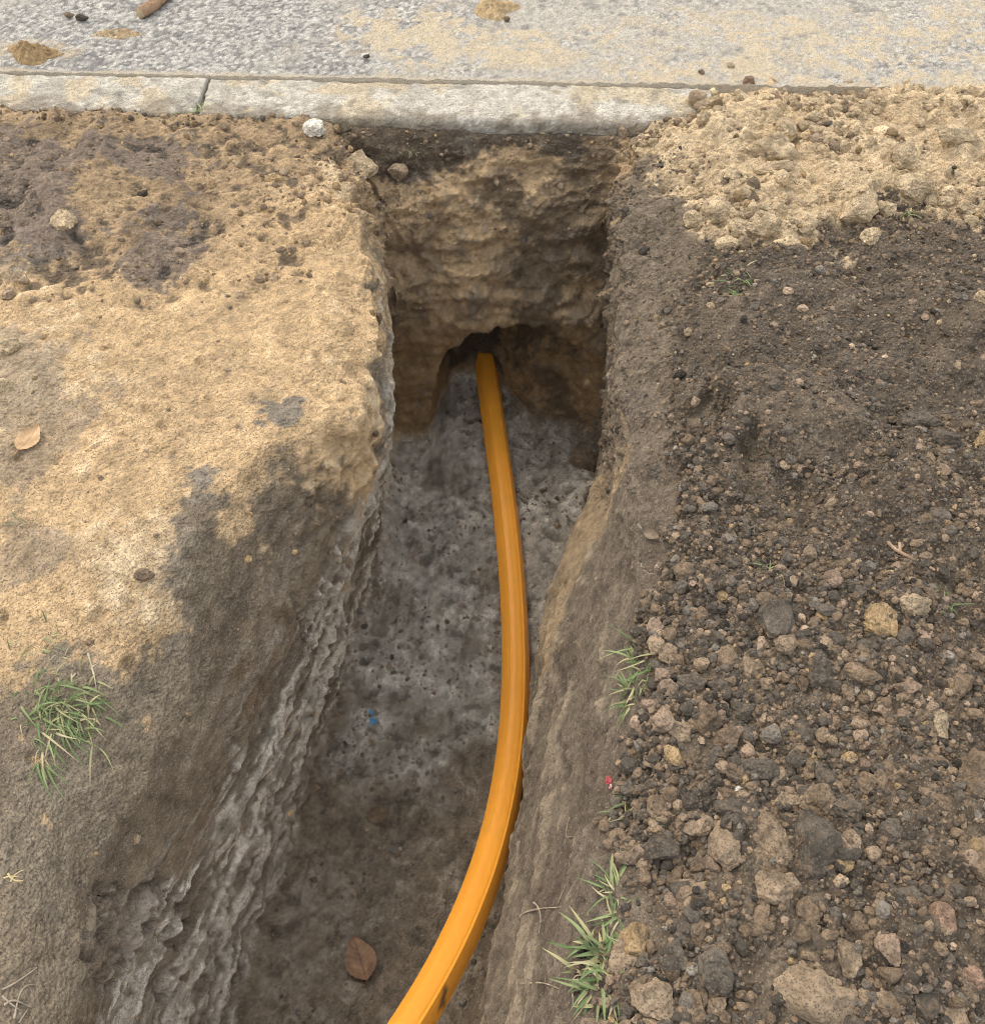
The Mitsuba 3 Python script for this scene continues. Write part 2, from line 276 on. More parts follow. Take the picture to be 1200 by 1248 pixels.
lay((.12, .095, .07), bank * sst(.7, 1.5, streakl + .4 * n2) * .6 * (1 - sand_l))
lay((.38, .34, .28), bank * sst(.90, .99, 1 - np.abs(streak + .25 * n3)) * sst(-.2, .8, W2) * .7 * (1 - sand_l))
lay((.125, .092, .06), notch * patch(n3 + n2, -.8, .4) * .8)
lay(BROWN, brown_l * .8)
lay(CLAY, white_l * .8)
lay(CHALK, white_l * patch(.5 * n3 + .8 * streak + .8 * streakf, -.5, .7) * .95)
lay(CLAY, bank * sst(4.1, 5.2, UU) * patch(streakf + .5 * streak, .7, 1.5) * .7 * (1 - sand_l))
lay((.13, .105, .08), white_l * patch(-streak - .6 * streakf + .4 * n2, .5, 1.3) * .8)
lay((.2, .17, .14), dark_l * .7)
# floor: pale mortar-like clay beyond, brown soil nearer
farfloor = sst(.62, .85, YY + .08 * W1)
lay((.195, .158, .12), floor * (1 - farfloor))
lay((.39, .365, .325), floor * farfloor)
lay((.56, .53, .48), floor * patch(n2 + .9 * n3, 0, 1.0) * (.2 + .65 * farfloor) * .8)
lay((.165, .132, .10), floor * patch(W2 + .5 * n3 + .5 * streak, .6, 1.2) * .7)
lay((.10, .085, .07), floor * patch(-n3 + .5 * n4 - .3 * n2, 1.2, 1.8) * .6)
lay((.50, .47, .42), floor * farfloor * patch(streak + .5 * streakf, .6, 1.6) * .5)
# end wall
lay(TAN, endwall)
lay(SAND, endwall * patch(n2 + .3 * W1, .1, 1.1) * .5)
lay((.17, .13, .095), endwall * patch(W1 + .35 * ledge, .5, 1.3) * .7)
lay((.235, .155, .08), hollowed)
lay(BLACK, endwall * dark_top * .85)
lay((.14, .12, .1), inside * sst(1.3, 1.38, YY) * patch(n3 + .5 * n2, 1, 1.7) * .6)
# right side
lay((.165, .138, .108), rwall)
lay((.11, .09, .073), rwall * patch(W2 + .6 * streak, -.1, .9) * .8)
lay((.30, .25, .19), rwall * patch(streak + .5 * n3, .6, 1.5) * .7)
lay((.115, .093, .075), rwall * sst(12.8, 13.6, UU + .4 * W2) * .85)
lay((.34, .255, .16), tan_lip * .7)
lay((.15, .122, .093), strip_r)
lay(mixc((.09, .075, .06), (.26, .21, .15), CC[1][:, 1]), strip_r * (lumps(CC, .5) > .08) * .5)
lay((.12, .1, .085), strip_r * patch(W1 + .4 * n3, .4, 1.1) * .7)
lay(TOPSOIL, fine_r)
lay((.13, .105, .08), fine_r * patch(n2 + .5 * W2, .2, 1.2) * .7)
lay((.085, .068, .051), rubble)
lay((.065, .052, .041), rubble * patch(W1, -.1, .6) * .85)
crumb = mixc((.085, .07, .058), (.26, .19, .125), CB[1][:, 1] ** 1.6)
crumb = mixc(crumb, (.09, .082, .075), (CB[1][:, 2] > .7) * .8)
lay(crumb, rubble * (lumps(CB, .55) > .05) * .75)
big = mixc((.09, .075, .062), (.27, .2, .135), CA[1][:, 1] ** 1.5)
lay(big, rubble * (lumps(CA, .35) > .08) * .7)
lay(mixc((.07, .06, .05), (.17, .14, .11), CC[1][:, 1]), (fine_r + rubble) * (lumps(CC, .7) > .1) * .5)
lay(SAND_PALE, sand_r)
lay((.41, .31, .195), sand_r * patch(W2 + .4 * n3, .2, 1.1) * .7)
lay(mixc((.32, .24, .15), (.55, .44, .29), CA[1][:, 1]), sand_r * (lumps(CA, .35) > .05) * .8)
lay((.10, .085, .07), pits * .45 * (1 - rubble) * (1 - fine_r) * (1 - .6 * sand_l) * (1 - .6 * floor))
C *= (1 + .10 * n3 + .07 * n4 + .13 * grain)[:, None]
C *= 1 + .12 * (CC[1][:, 1:2] - .5)
C = np.clip(C, .015, .8)

def part_mesh(key, u0, u1, r0, r1, label, cat=None, kind='structure'):
    a, b = np.searchsorted(u, u0), np.searchsorted(u, u1)
    i = np.arange(NR * NU).reshape(NR, NU)[r0:r1 + 1, a:b + 1]
    m = i.shape
    loc = np.arange(i.size).reshape(m)
    f = np.stack([loc[:-1, :-1], loc[:-1, 1:], loc[1:, 1:], loc[1:, :-1]], -1).reshape(-1, 4)
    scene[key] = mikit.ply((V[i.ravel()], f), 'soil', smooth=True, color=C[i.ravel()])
    labels[key] = {'label': label, 'kind': kind}
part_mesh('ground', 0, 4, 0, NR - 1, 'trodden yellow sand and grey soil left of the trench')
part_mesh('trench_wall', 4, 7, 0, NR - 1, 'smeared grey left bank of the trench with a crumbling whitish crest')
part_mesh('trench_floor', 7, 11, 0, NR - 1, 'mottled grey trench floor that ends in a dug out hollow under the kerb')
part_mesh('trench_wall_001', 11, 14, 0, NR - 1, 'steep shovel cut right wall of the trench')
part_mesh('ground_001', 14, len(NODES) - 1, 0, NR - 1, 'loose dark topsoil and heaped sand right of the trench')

# ------------------------------------------------------------------ road and kerb
def sheet(x, y, z=0.0):
    g = np.stack([*np.meshgrid(x, y), np.full((len(y), len(x)), z)], -1)
    i = np.arange(len(x) * len(y)).reshape(len(y), len(x))
    return g.reshape(-1, 3), np.stack([i[:-1, :-1], i[:-1, 1:], i[1:, 1:], i[1:, :-1]], -1).reshape(-1, 4)
KA, KB = np.array([-.908, 1.766]), np.array([.387, 1.719])           # the back edge of the kerb
kd = (KB - KA) / np.linalg.norm(KB - KA); kn = np.array([-kd[1], kd[0]])
KW = .120
def kerb_at(t, w):                                                   # t along the kerb from the joint, w from its front edge
    o = KA + kd * ((JOINT - KA) @ kd) - kn * KW
    return o + np.multiply.outer(t, kd) + np.multiply.outer(w, kn)
JOINT = np.array([-.519, 1.75])
xr = np.concatenate([np.linspace(-14, -1.0, 12)[:-1], np.linspace(-1.0, 2.0, 860), np.linspace(2.0, 14, 12)[1:]])
wr = np.concatenate([np.concatenate([[-.004], np.linspace(.001, .38, 100)]), np.linspace(.42, 1.0, 60)[1:], np.linspace(1, 16, 12)[1:]])
rv, rf = sheet(xr, wr)
rp = kerb_at(rv[:, 0], rv[:, 1] + KW)
rp = np.stack([rp[:, 0], rp[:, 1], 0 * rp[:, 0]], 1)
rw = rv[:, 1]
r = np.random.default_rng(11)
c = np.unique(np.floor(rp[(np.abs(rp[:, 0]) < 1.7) & (rp[:, 1] < 2.9), :2] / .0065).astype(int), axis=0)
tree = cKDTree((c + r.uniform(0, 1, c.shape)) * .0065)
d, i = tree.query(rp[:, :2], k=1, workers=-1)
agg = r.uniform(0, 1, (len(c), 3))[i]
m1, m2, m3 = fb(rp, .35, 4, 31, .6), fb(rp, .05, 3, 33), ns(rp, .012, 35)
rp[:, 2] = .0022 * (1 - np.clip(d / .0048, 0, 1)) * (.3 + agg[:, 0]) + .0003 * m2
col = mixc((.15, .15, .15), (.56, .545, .51), agg[:, 1] ** 1.1) * (1 - .45 * sst(.0035, .0055, d))[:, None]
col = mixc(col, (.45, .42, .36), sst(-.6, 1.2, m1 + .5 * m2 + .5 * np.clip(rp[:, 0], -1, 1)) * .6)
def blob(p, x, y, rx, ry, seed, warp=.5):
    q = np.hypot((p[:, 0] - x) / rx, (p[:, 1] - y) / ry) - 1
    return sst(.25, -.25, q + warp * (fb(p, .09, 4, seed, .6)) * .7)
sandy = np.maximum.reduce([blob(rp, -.02, 1.90, .20, .11, 41), blob(rp, .12, 1.84, .2, .08, 42) * .7, blob(rp, .62, 1.88, .16, .07, 43), blob(rp, .88, 1.84, .32, .13, 44), blob(rp, .4, 1.95, .1, .05, 45) * .7, blob(rp, -.86, 1.85, .08, .05, 46) * .8, blob(rp, -.25, 1.86, .06, .04, 47) * .5, blob(rp, .60, 1.76, .45, .06, 48), blob(rp, 1.0, 1.79, .5, .10, 49)])
col = mixc(col, (.52, .43, .29), sandy * sst(-.9, 1.0, m3 + m2) * .75)
col = mixc(col, (.12, .12, .125), sst(1.0, 1.6, m3 + .7 * m2) * .5 * (1 - sandy))
col = col * (1 + .08 * r.standard_normal(len(rp)))[:, None]
rp[:, 2] = np.where(rw < 0, -.02, rp[:, 2])
col = mixc(col, (.42, .37, .29), sst(.022, .008, rw + .005 * m2))
rp[:, 2] += .002 * sandy + .0034 * sst(.016, .0, rw) * (1 + .4 * m3)
scene['road'] = mikit.ply((rp, rf), 'paving', smooth=True, color=np.clip(col, .02, .85))
labels['road'] = {'label': 'dusty grey asphalt road with yellow sand stains behind the kerb', 'kind': 'structure'}
def kerb_stone(t0, t1, zt, seed):
    nt = int((t1 - t0) / .0042) if t0 < 2 and t1 > -1.2 else 40
    prof = [(0.0, -.22), (0.0, -.10), (0.0, -.03)] + [(0, z) for z in np.linspace(-.024, -.006, 6)] + [(.0015, -.002)] + [(w, 0) for w in np.linspace(.006, KW - .006, 46)] + [(KW - .0015, -.002), (KW, -.006), (KW, -.22)]
    prof = np.array(prof); ts = np.linspace(t0, t1, nt)
    t, k = np.meshgrid(ts, np.arange(len(prof)), indexing='ij')
    w, z = prof[k, 0], prof[k, 1]
    xy = kerb_at(t.ravel(), w.ravel())
    p = np.stack([xy[:, 0], xy[:, 1], zt + z.ravel()], 1)
    e = fb(p, .012, 3, seed + 50); wear = fb(p, .05, 3, seed + 53)
    tt = t.ravel(); end = np.minimum(tt - t0, t1 - tt)
    edge = np.exp(-np.minimum(np.minimum(w.ravel(), KW - w.ravel()), end) / .008)
    p[:, 2] += .0005 * e + .0006 * wear - edge * np.where(w.ravel() > KW / 2, .4, 1.2) * (.003 + .004 * np.clip(wear + .3 * e, 0, 2))
    p[:, :2] += kn * (.0025 * (wear + .5 * e) * edge * (z.ravel() > -.09))[:, None]
    i = np.arange(len(p)).reshape(t.shape)
    f = np.stack([i[:-1, :-1], i[1:, :-1], i[1:, 1:], i[:-1, 1:]], -1).reshape(-1, 4)
    caps = [[i[0, k], i[0, k + 1], i[0, len(prof) - 1], i[0, len(prof) - 1]] for k in range(len(prof) - 2)] + [[i[-1, k + 1], i[-1, k], i[-1, len(prof) - 1], i[-1, len(prof) - 1]] for k in range(len(prof) - 2)]
    q = np.random.default_rng(seed)
    cc = mixc((.39, .37, .32), (.50, .475, .415), sst(-1, 1, wear + .6 * e))
    cc = mixc(cc, (.48, .39, .25), sst(.2, 1.2, fb(p, .06, 3, seed + 56)) * .65)
    cc = mixc(cc, (.17, .16, .14), sst(1.1, 1.8, fb(p, .02, 3, seed + 58)) * .6)
    cc = mixc(cc, (.22, .185, .14), sst(.035, .0, w.ravel() + .018 * wear + .008 * e) * .75)
    cc = cc * (1 + .16 * q.standard_normal(len(p)) + .05 * e)[:, None]
    return (p, np.vstack([f, caps])), np.clip(cc, .02, .85)
for key, t0, t1, zt, lab in [('kerb_stone', -.0025 - 1.0, -.0025, .003, 'pale concrete kerb stone left of the joint with sprouting grass'),
                             ('kerb_stone_001', .0025, .915, .002, 'long pale concrete kerb stone above the end of the trench'),
                             ('kerb_stone_002', .925, 1.92, -.012, 'kerb stone buried under the heaped yellow sand at the right')]:
    mesh, cc = kerb_stone(t0, t1, zt, len(key) + int(abs(t0) * 10))
    scene[key] = mikit.ply(mesh, 'paving', smooth=True, color=cc)
    labels[key] = {'label': lab, 'category': 'kerb stone', 'group': 'kerb stones along the road'}

# ------------------------------------------------------------------ the orange duct
from scipy.interpolate import CubicSpline, UnivariateSpline
DUCT = np.array([(-0.032,1.95,-0.57),(-0.024,1.74,-0.573),(-0.02,1.605,-0.577),(-0.005,1.531,-0.578),(0.005,1.43,-0.577),(0.018,1.213,-0.577),(0.022,1.188,-0.577),(0.036,0.996,-0.572),(0.041,0.824,-0.565),(0.032,0.666,-0.548),(0.014,0.548,-0.515),(-0.022,0.415,-0.46),(-0.051,0.327,-0.405),(-0.085,0.251,-0.35),(-0.121,0.186,-0.29)] + [(-.30, -.02, -.13), (-.46, -.22, -.01), (-.70, -.50, .02), (-1.1, -.9, .03)])
def sweep(path, radius, nphi, profile=None, step=.004, taper=None, smooth=0):
    tt = np.concatenate([[0], np.cumsum(np.linalg.norm(np.diff(path, axis=0), axis=1))])
    n = max(int(tt[-1] / step), 3)
    q = np.linspace(0, tt[-1], n)
    c = (CubicSpline(tt, path)(q) if not smooth else np.stack([UnivariateSpline(tt, path[:, k], s=len(path) * smooth ** 2)(q) for k in range(3)], 1)) if len(path) > 2 else np.stack([np.interp(q, tt, path[:, k]) for k in range(3)], 1)
    tan = np.gradient(c, axis=0); tan /= np.linalg.norm(tan, axis=1, keepdims=True)
    up = np.array([0, 0, 1.0]) if abs(tan[0, 2]) < .9 else np.array([1.0, 0, 0])
    frames = []
    a = np.cross(tan[0], up); a /= np.linalg.norm(a)
    for k in range(n):
        a = a - tan[k] * (a @ tan[k]); a /= np.linalg.norm(a)
        frames.append((a, np.cross(a, tan[k])))
    A = np.array([f[0] for f in frames]); B = np.array([f[1] for f in frames])
    phi = np.linspace(0, 2 * np.pi, nphi, endpoint=False)
    rr = np.broadcast_to(radius if taper is None else radius * np.asarray(taper(q / tt[-1]))[:, None], (n, nphi)) * (1 if profile is None else profile(phi)[None])
    v = c[:, None] + rr[..., None] * (np.cos(phi)[None, :, None] * A[:, None] + np.sin(phi)[None, :, None] * B[:, None])
    i = np.arange(n * nphi).reshape(n, nphi)
    f = np.stack([i[:-1], np.roll(i[:-1], -1, 1), np.roll(i[1:], -1, 1), i[1:]], -1).reshape(-1, 4)
    v = np.vstack([v.reshape(-1, 3), c[:1], c[-1:]])
    m = n * nphi
    f = np.vstack([f] + [[[i[0, (k + 1) % nphi], i[0, k], m, m], [i[-1, k], i[-1, (k + 1) % nphi], m + 1, m + 1]] for k in range(nphi)])
    return v, f, np.repeat(q, nphi), np.tile(phi, n)
DUCT_TURN = .52
def lobes(phi):
    """Sheath drawn tight over a bundle of tubes: six flats with rounded corners, fine ridges along it."""
    x = np.mod(phi + .35 + DUCT_TURN, np.pi / 3) - np.pi / 6
    y = np.mod(phi * 13 / (2 * np.pi) + .15 * np.sin(3 * phi), 1)
    return .945 / np.cos(x * .80) - .022 * np.exp(-((np.abs(x) - .40) / .035) ** 2) - .010 * np.exp(-((y - .5) / .09) ** 2)
dv, df, dq, dphi = sweep(DUCT, .0243, 132, lobes, .010, smooth=.0045)
scene['orange'] = {'type': 'twosided', 'bsdf': {'type': 'principled', 'base_color': VC, 'roughness': .38, 'specular': .5}}
dc = np.broadcast_to(np.array([.92, .39, .045]), dv.shape).copy()
dust = sst(.9, 1.9, fb(dv, .02, 4, 61, .6) + .5 * ns(dv, .2, 64))
dc = mixc(dc, (.45, .27, .09), dust * .10)
scar = sst(1.0, .4, np.linalg.norm((dv - np.array([(-0.061,0.267,-0.352)][0])) / [.009, .015, .009], axis=1) + .3 * ns(dv, .008, 66))
dc = mixc(dc, (.10, .07, .04), scar * .9)
scene['duct'] = mikit.ply((dv, df), 'orange', smooth=True, color=dc)
labels['duct'] = {'label': 'bright orange cable duct curving along the trench floor into the hollow', 'category': 'duct'}

# ------------------------------------------------------------------ clods and stones
surf = cKDTree(V)
NV = grid_normals(V.reshape(NR, NU, 3)); NV = ndimage.gaussian_filter(NV, (2, 2, 0)).reshape(-1, 3)
NV /= np.maximum(np.linalg.norm(NV, axis=1, keepdims=True), 1e-9)
ICO = {k: trimesh.creation.icosphere(subdivisions=k) for k in (0, 1, 2, 3, 4)}
def rock(seed, level, cuts=11, rough=.055):
    """A broken lump of about unit radius: flats where it broke, and a crumbly skin."""
    r = np.random.default_rng(seed)
    v = np.array(ICO[level].vertices)
    o = r.uniform(-50, 50, 3)
    rad = 1 + .16 * fb(v + o, 1.6, 2, seed % 5)
    v = v * rad[:, None]
    for _ in range(cuts):
        n = r.standard_normal(3); n /= np.linalg.norm(n)
        h = r.uniform(.58, .9)
        over = np.maximum(v @ n - h, 0)
        v = v - n * (over * .97)[:, None]
    if level > 1:
        v = v * (1 + rough * fb(v + o, .45, 3, seed % 5 + 1, .65))[:, None]
    return v
SOILS = {'tan': (.275, .21, .147), 'brown': (.185, .137, .095), 'dark': (.105, .091, .076), 'black': (.05, .044, .038), 'sandy': (.46, .365, .24), 'ochre': (.33, .235, .13),
         'buff': (.35, .28, .19), 'white': (.60, .57, .50), 'red': (.225, .15, .11), 'grey': (.20, .18, .155), 'pink': (.29, .215, .16)}
def add_clod(kind, x, y, z, w, d, soil, seed, label, cat, group=None, up=.22, flat=.72, mat='stone'):
    r = np.random.default_rng(seed + 500)
    j = surf.query([x, y, z])[1]
    level = 4 if max(w, d) > .068 else 3 if max(w, d) > .026 else 2
    v = rock(seed, level)
    a = r.uniform(-.35, .35)
    size = np.array([w / 2, d / 2 * 1.06, min(w, d) / 2 * flat + .1 * max(w, d) / 2]) * 1.08
    loc = v.copy()
    v = v * size
    t = r.uniform(-.25, .25, 2)
    R = trimesh.transformations.euler_matrix(t[0], t[1], a * .5)[:3, :3]
    v = v @ R.T + np.array([x, y, V[j, 2] + up * size[2]])
    c = np.array(SOILS[soil])
    m, m2_ = fb(v, .02, 3, seed % 7 + 60), fb(v, .005, 2, seed % 7 + 70)
    col = c * (1 + .16 * m + .14 * m2_)[:, None] * (1 + .06 * r.standard_normal((len(v), 1)))
    other = np.array(SOILS['brown' if soil in ('dark', 'black') else 'dark' if soil in ('brown', 'tan', 'red') else 'tan'])
    if soil not in ('white', 'black'):
        col = mixc(col, other, sst(.7, 1.6, fb(loc + seed, .5, 3, seed % 5 + 2)) * .55)
    key = numbered(kind)
    scene[key] = mikit.ply((v, np.array(ICO[level].faces)), mat, smooth=level > 3, color=np.clip(col, .012, .85))
    labels[key] = {'label': label, 'category': cat}
    if group: labels[key]['group'] = group
    return key
def numbered(name):
    if name not in scene and name not in labels: return name
    k = 1
    while f'{name}_{k:03d}' in scene or f'{name}_{k:03d}' in labels: k += 1
    return f'{name}_{k:03d}'
RUBBLE_GROUP = 'clods in the loose rubble right of the trench'
CLODS = [(0.227,0.332,-0.000,0.0390,0.0503,'tan','broad tan clod, cracked across, left of the tall oval clod'),
(0.274,0.343,0.005,0.0342,0.0684,'tan','tall oval tan clod standing beside the big dark clod'),
(0.315,0.332,0.009,0.0500,0.0629,'dark','big dark rough clod in the middle of the tan ones'),
(0.244,0.372,-0.001,0.0549,0.0250,'dark','long dark slab of soil above the broad tan clod'),
(0.208,0.359,-0.005,0.0248,0.0298,'tan','small rounded tan clod at the left end of the dark slab'),
(0.296,0.380,0.005,0.0266,0.0183,'tan','half moon shaped tan clod right of the dark slab'),
(0.328,0.377,0.008,0.0331,0.0282,'brown','brown wedge of soil above the big dark clod'),
(0.339,0.401,0.008,0.0218,0.0302,'dark','upright dark clod above the brown wedge'),
(0.268,0.290,0.007,0.0362,0.0346,'tan','pointed tan clod below the tall oval clod'),
(0.188,0.285,-0.001,0.0284,0.0426,'tan','cracked oval tan clod near the lower trench edge'),
(0.204,0.319,-0.002,0.0210,0.0177,'brown','small brown clod under the broad tan clod'),
(0.297,0.266,0.010,0.0247,0.0294,'brown','brown clod in the gap right of the pointed tan clod'),
(0.323,0.229,0.013,0.0226,0.0346,'tan','narrow tan clod standing above the large bottom clod'),
(0.283,0.192,0.013,0.0603,0.0470,'tan','largest tan clod at the bottom edge of the picture'),
(0.302,0.206,0.013,0.0133,0.0163,'buff','pale yellowish pebble lying on the largest tan clod'),
(0.167,0.232,0.005,0.0319,0.0304,'dark','dark angular clod right of the lower grass tuft'),
(0.199,0.219,0.009,0.0360,0.0420,'dark','second dark angular clod from the lower grass tuft'),
(0.200,0.190,0.011,0.0206,0.0206,'tan','small squarish tan clod below the two dark angular clods'),
(0.179,0.190,0.010,0.0250,0.0368,'brown','leaning brown clod at the bottom below the dark angular clods'),
(0.156,0.184,0.008,0.0191,0.0191,'tan','tan clod at the bottom edge nearest to the trench'),
(0.135,0.248,-0.005,0.0325,0.0340,'ochre','ochre and grey clod beside the lower grass tuft'),
(0.141,0.195,0.005,0.0371,0.0326,'tan','crumbly tan clod below the lower grass tuft'),
(0.363,0.272,0.013,0.0217,0.0186,'tan','tan clod right of the dark hole in the rubble'),
(0.342,0.256,0.013,0.0230,0.0199,'brown','brown clod below the dark hole in the rubble'),
(0.485,0.385,0.016,0.0629,0.0794,'brown','largest brown clod, cut by the right edge of the picture'),
(0.461,0.311,0.016,0.0475,0.0459,'brown','brown clod below the largest one at the right edge'),
(0.423,0.322,0.015,0.0319,0.0287,'brown','flat brown clod left of the two big ones at the right edge'),
(0.408,0.258,0.015,0.0352,0.0352,'red','reddish brown clod low at the right'),
(0.407,0.353,0.014,0.0179,0.0228,'grey','grey stone left of the largest brown clod'),
(0.250,0.390,-0.001,0.0118,0.0118,'white','tiny round whitish pebble above the dark slab'),
(0.395,0.235,0.015,0.0075,0.0075,'white','tiny whitish pebble below the reddish brown clod'),
(0.428,0.211,0.016,0.0267,0.0252,'red','reddish clod in the lower right corner'),
(0.352,0.190,0.014,0.0249,0.0205,'brown','brown clod at the bottom right of the largest tan clod'),
(0.318,0.591,0.001,0.0394,0.0619,'dark','dark angular slab below the thin grass tuft'),
(0.431,0.581,0.012,0.0389,0.0426,'ochre','knobbly ochre clod left of the sandy one'),
(0.475,0.602,0.014,0.0411,0.0337,'buff','sandy clod with a white chip beside the knobbly ochre one'),
(0.455,0.562,0.013,0.0293,0.0311,'dark','dark clod under the sandy one with the white chip'),
(0.467,0.462,0.015,0.0312,0.0346,'buff','sandy yellow clod alone at the right'),
(0.394,0.604,0.008,0.0169,0.0150,'pink','pinkish clod left of the knobbly ochre one'),
(0.383,0.573,0.008,0.0092,0.0240,'red','narrow reddish pebble left of the knobbly ochre clod'),
(0.388,0.554,0.009,0.0201,0.0091,'pink','flat pinkish chip below the narrow reddish pebble'),
(0.429,0.631,0.011,0.0190,0.0152,'dark','dark clod above the knobbly ochre one'),
(0.445,0.623,0.012,0.0170,0.0151,'dark','dark round clod below the thin pale stick'),
(0.410,0.541,0.011,0.0218,0.0308,'dark','dark clod below the knobbly ochre one'),
(0.398,0.517,0.010,0.0394,0.0233,'brown','flat olive brown clod in the middle of the rubble'),
(0.442,0.499,0.014,0.0354,0.0195,'pink','split pinkish clod between the sandy yellow clod and the olive one'),
(0.403,0.493,0.011,0.0124,0.0141,'buff','small yellow pebble below the olive brown clod'),
(0.413,0.480,0.012,0.0228,0.0105,'pink','long pinkish chip below the split pinkish clod'),
(0.250,0.509,-0.006,0.0325,0.0253,'dark','dark lumpy clod right of the middle grass tuft'),
(0.213,0.509,-0.013,0.0363,0.0417,'dark','smooth dark slab next to the middle grass tuft'),
(0.229,0.472,-0.008,0.0354,0.0354,'brown','brown slab below the smooth dark one'),
(0.272,0.483,-0.002,0.0284,0.0266,'dark','dark clod right of the brown slab'),
(0.391,0.462,0.011,0.0243,0.0174,'tan','tan clod below the long pinkish chip'),
(0.253,0.662,-0.011,0.0177,0.0157,'tan','small tan clod at the left of the thin grass tuft'),
(0.283,0.662,-0.006,0.0195,0.0176,'dark','small dark clod next to the thin grass tuft'),
(0.301,0.517,0.001,0.0162,0.0144,'tan','small tan clod below the dark angular slab'),
(0.291,0.974,-0.026,0.0229,0.0251,'grey','smooth grey stone on the bare dark soil'),
(0.252,0.863,-0.025,0.0283,0.0196,'ochre','ochre clod at the left end of the fine dark gravel'),
(0.627,0.977,0.017,0.0156,0.0201,'buff','yellow pebble high in the dark soil at the right'),
(0.592,0.879,0.016,0.0257,0.0128,'tan','flat tan clod in the dark lumps at the right'),
(0.442,0.797,0.007,0.0207,0.0124,'buff','flat yellowish pebble in the fine dark gravel'),
(0.433,0.895,0.005,0.0130,0.0260,'red','upright reddish clod below the bare dark soil'),
(0.620,0.839,0.017,0.0273,0.0399,'ochre','ochre brown clod cut by the right edge beside the dark lumps'),
(0.563,0.765,0.016,0.0243,0.0182,'tan','tan clod under the dark lumps, right of its twin'),
(0.535,0.763,0.015,0.0223,0.0162,'tan','tan clod under the dark lumps, left of its twin'),
(0.567,0.837,0.016,0.0419,0.0419,'dark','largest of the dark lumps at the right edge'),
(0.555,0.882,0.015,0.0471,0.0428,'dark','dark lump left of the largest one at the right'),
(0.236,0.742,-0.023,0.0205,0.0103,'ochre','narrow ochre chip beside the dry curled leaf'),
(0.461,1.487,0.017,0.0683,0.0519,'sandy','large sandy clod on the yellow heap, in front of a second one'),
(0.496,1.539,0.017,0.0417,0.0557,'sandy','sandy clod leaning behind the large one on the yellow heap'),
(0.669,1.437,0.015,0.0483,0.0456,'sandy','sandy clod on the yellow heap above the squat one'),
(0.669,1.376,0.015,0.0604,0.0499,'sandy','squat sandy clod at the foot of the yellow heap on the right'),
(0.573,1.324,0.014,0.0618,0.0464,'sandy','broad crumbling clod at the foot of the yellow heap'),
(0.617,1.328,0.015,0.0335,0.0284,'sandy','rounded sandy clod between the broad and the squat clods'),
(0.355,1.330,0.007,0.0441,0.0466,'sandy','pointed sandy clod at the lower left of the yellow heap'),
(0.315,1.326,0.004,0.0363,0.0311,'sandy','sandy clod left of the pointed one'),
(0.418,1.291,0.007,0.0562,0.0357,'sandy','flat sandy clod where yellow heap meets dark soil'),
(0.383,1.295,0.005,0.0358,0.0333,'sandy','sandy clod left of the flat one at the edge of dark soil'),
(0.396,1.344,0.010,0.0416,0.0312,'brown','brown clod above the flat sandy one'),
(0.357,1.262,0.001,0.0405,0.0279,'sandy','sandy clod lying lowest at the left of the yellow heap'),
(0.744,1.328,0.017,0.0335,0.0283,'sandy','sandy clod at the right edge where the heap meets dark soil'),
(0.579,1.268,0.014,0.0353,0.0303,'sandy','crumbly sandy clod fallen from the yellow heap'),
(0.454,1.430,0.017,0.0589,0.0214,'sandy','flat sandy ledge of soil below the large sandy clod'),
(0.767,1.493,0.016,0.0685,0.0274,'sandy','sandy slab on the yellow heap near the right edge'),
(0.567,1.549,0.016,0.0251,0.0112,'dark','dark flat chip in the middle of the yellow heap'),
(-0.238,1.549,-0.054,0.0663,0.0548,'sandy','crumbling sandy chunk at the upper left corner of the trench'),
(-0.168,1.562,-0.067,0.0321,0.0321,'tan','tan lump beside the crumbling sandy chunk'),
(-0.667,1.308,-0.003,0.0413,0.0336,'sandy','rounded yellow clod on the trodden ground at the upper left'),
(-0.688,1.449,-0.003,0.0204,0.0245,'tan','small tan lump in the purplish mud at the upper left'),
(-0.680,1.037,-0.002,0.0324,0.0278,'sandy','pale yellow clod at the left edge, upper of two'),
(-0.663,0.958,-0.002,0.0224,0.0224,'sandy','pale yellow clod at the left edge, lower of two'),
(-0.719,1.162,-0.002,0.0195,0.0219,'tan','small tan stone at the left edge above the pale clods'),
(-0.571,1.404,-0.005,0.0201,0.0147,'black','black crumb on the trodden ground'),
(-0.417,0.668,-0.023,0.0238,0.0178,'brown','brown lump pressed into the bright sand'),
(0.529,0.710,0.015,0.0296,0.0296,'dark','dark clod right of the thin pale stick'),
(0.218,0.845,-0.034,0.0260,0.0195,'dark','dark clod on the edge of the right wall'),
(0.194,1.343,-0.601,0.0509,0.0679,'brown','cracked brown block fallen in the far right corner of the trench')]
for k, (x, y, z, w, d, soil, lab) in enumerate(CLODS):
    add_clod('soil_clod', x, y, z, w, d, soil, 100 + k, lab, 'clod', up=.5 if 'heap' in lab or soil == 'sandy' else .12)
for k, (x, y, z, w, d, soil, lab) in enumerate([(-0.309,1.585,-0.011,0.0401,0.0358,'white','white stone lying against the kerb above the trench corner')]):
    add_clod('stone', x, y, z, w, d, soil, 300, lab, 'stone', up=.8)
def on_road(px): return px
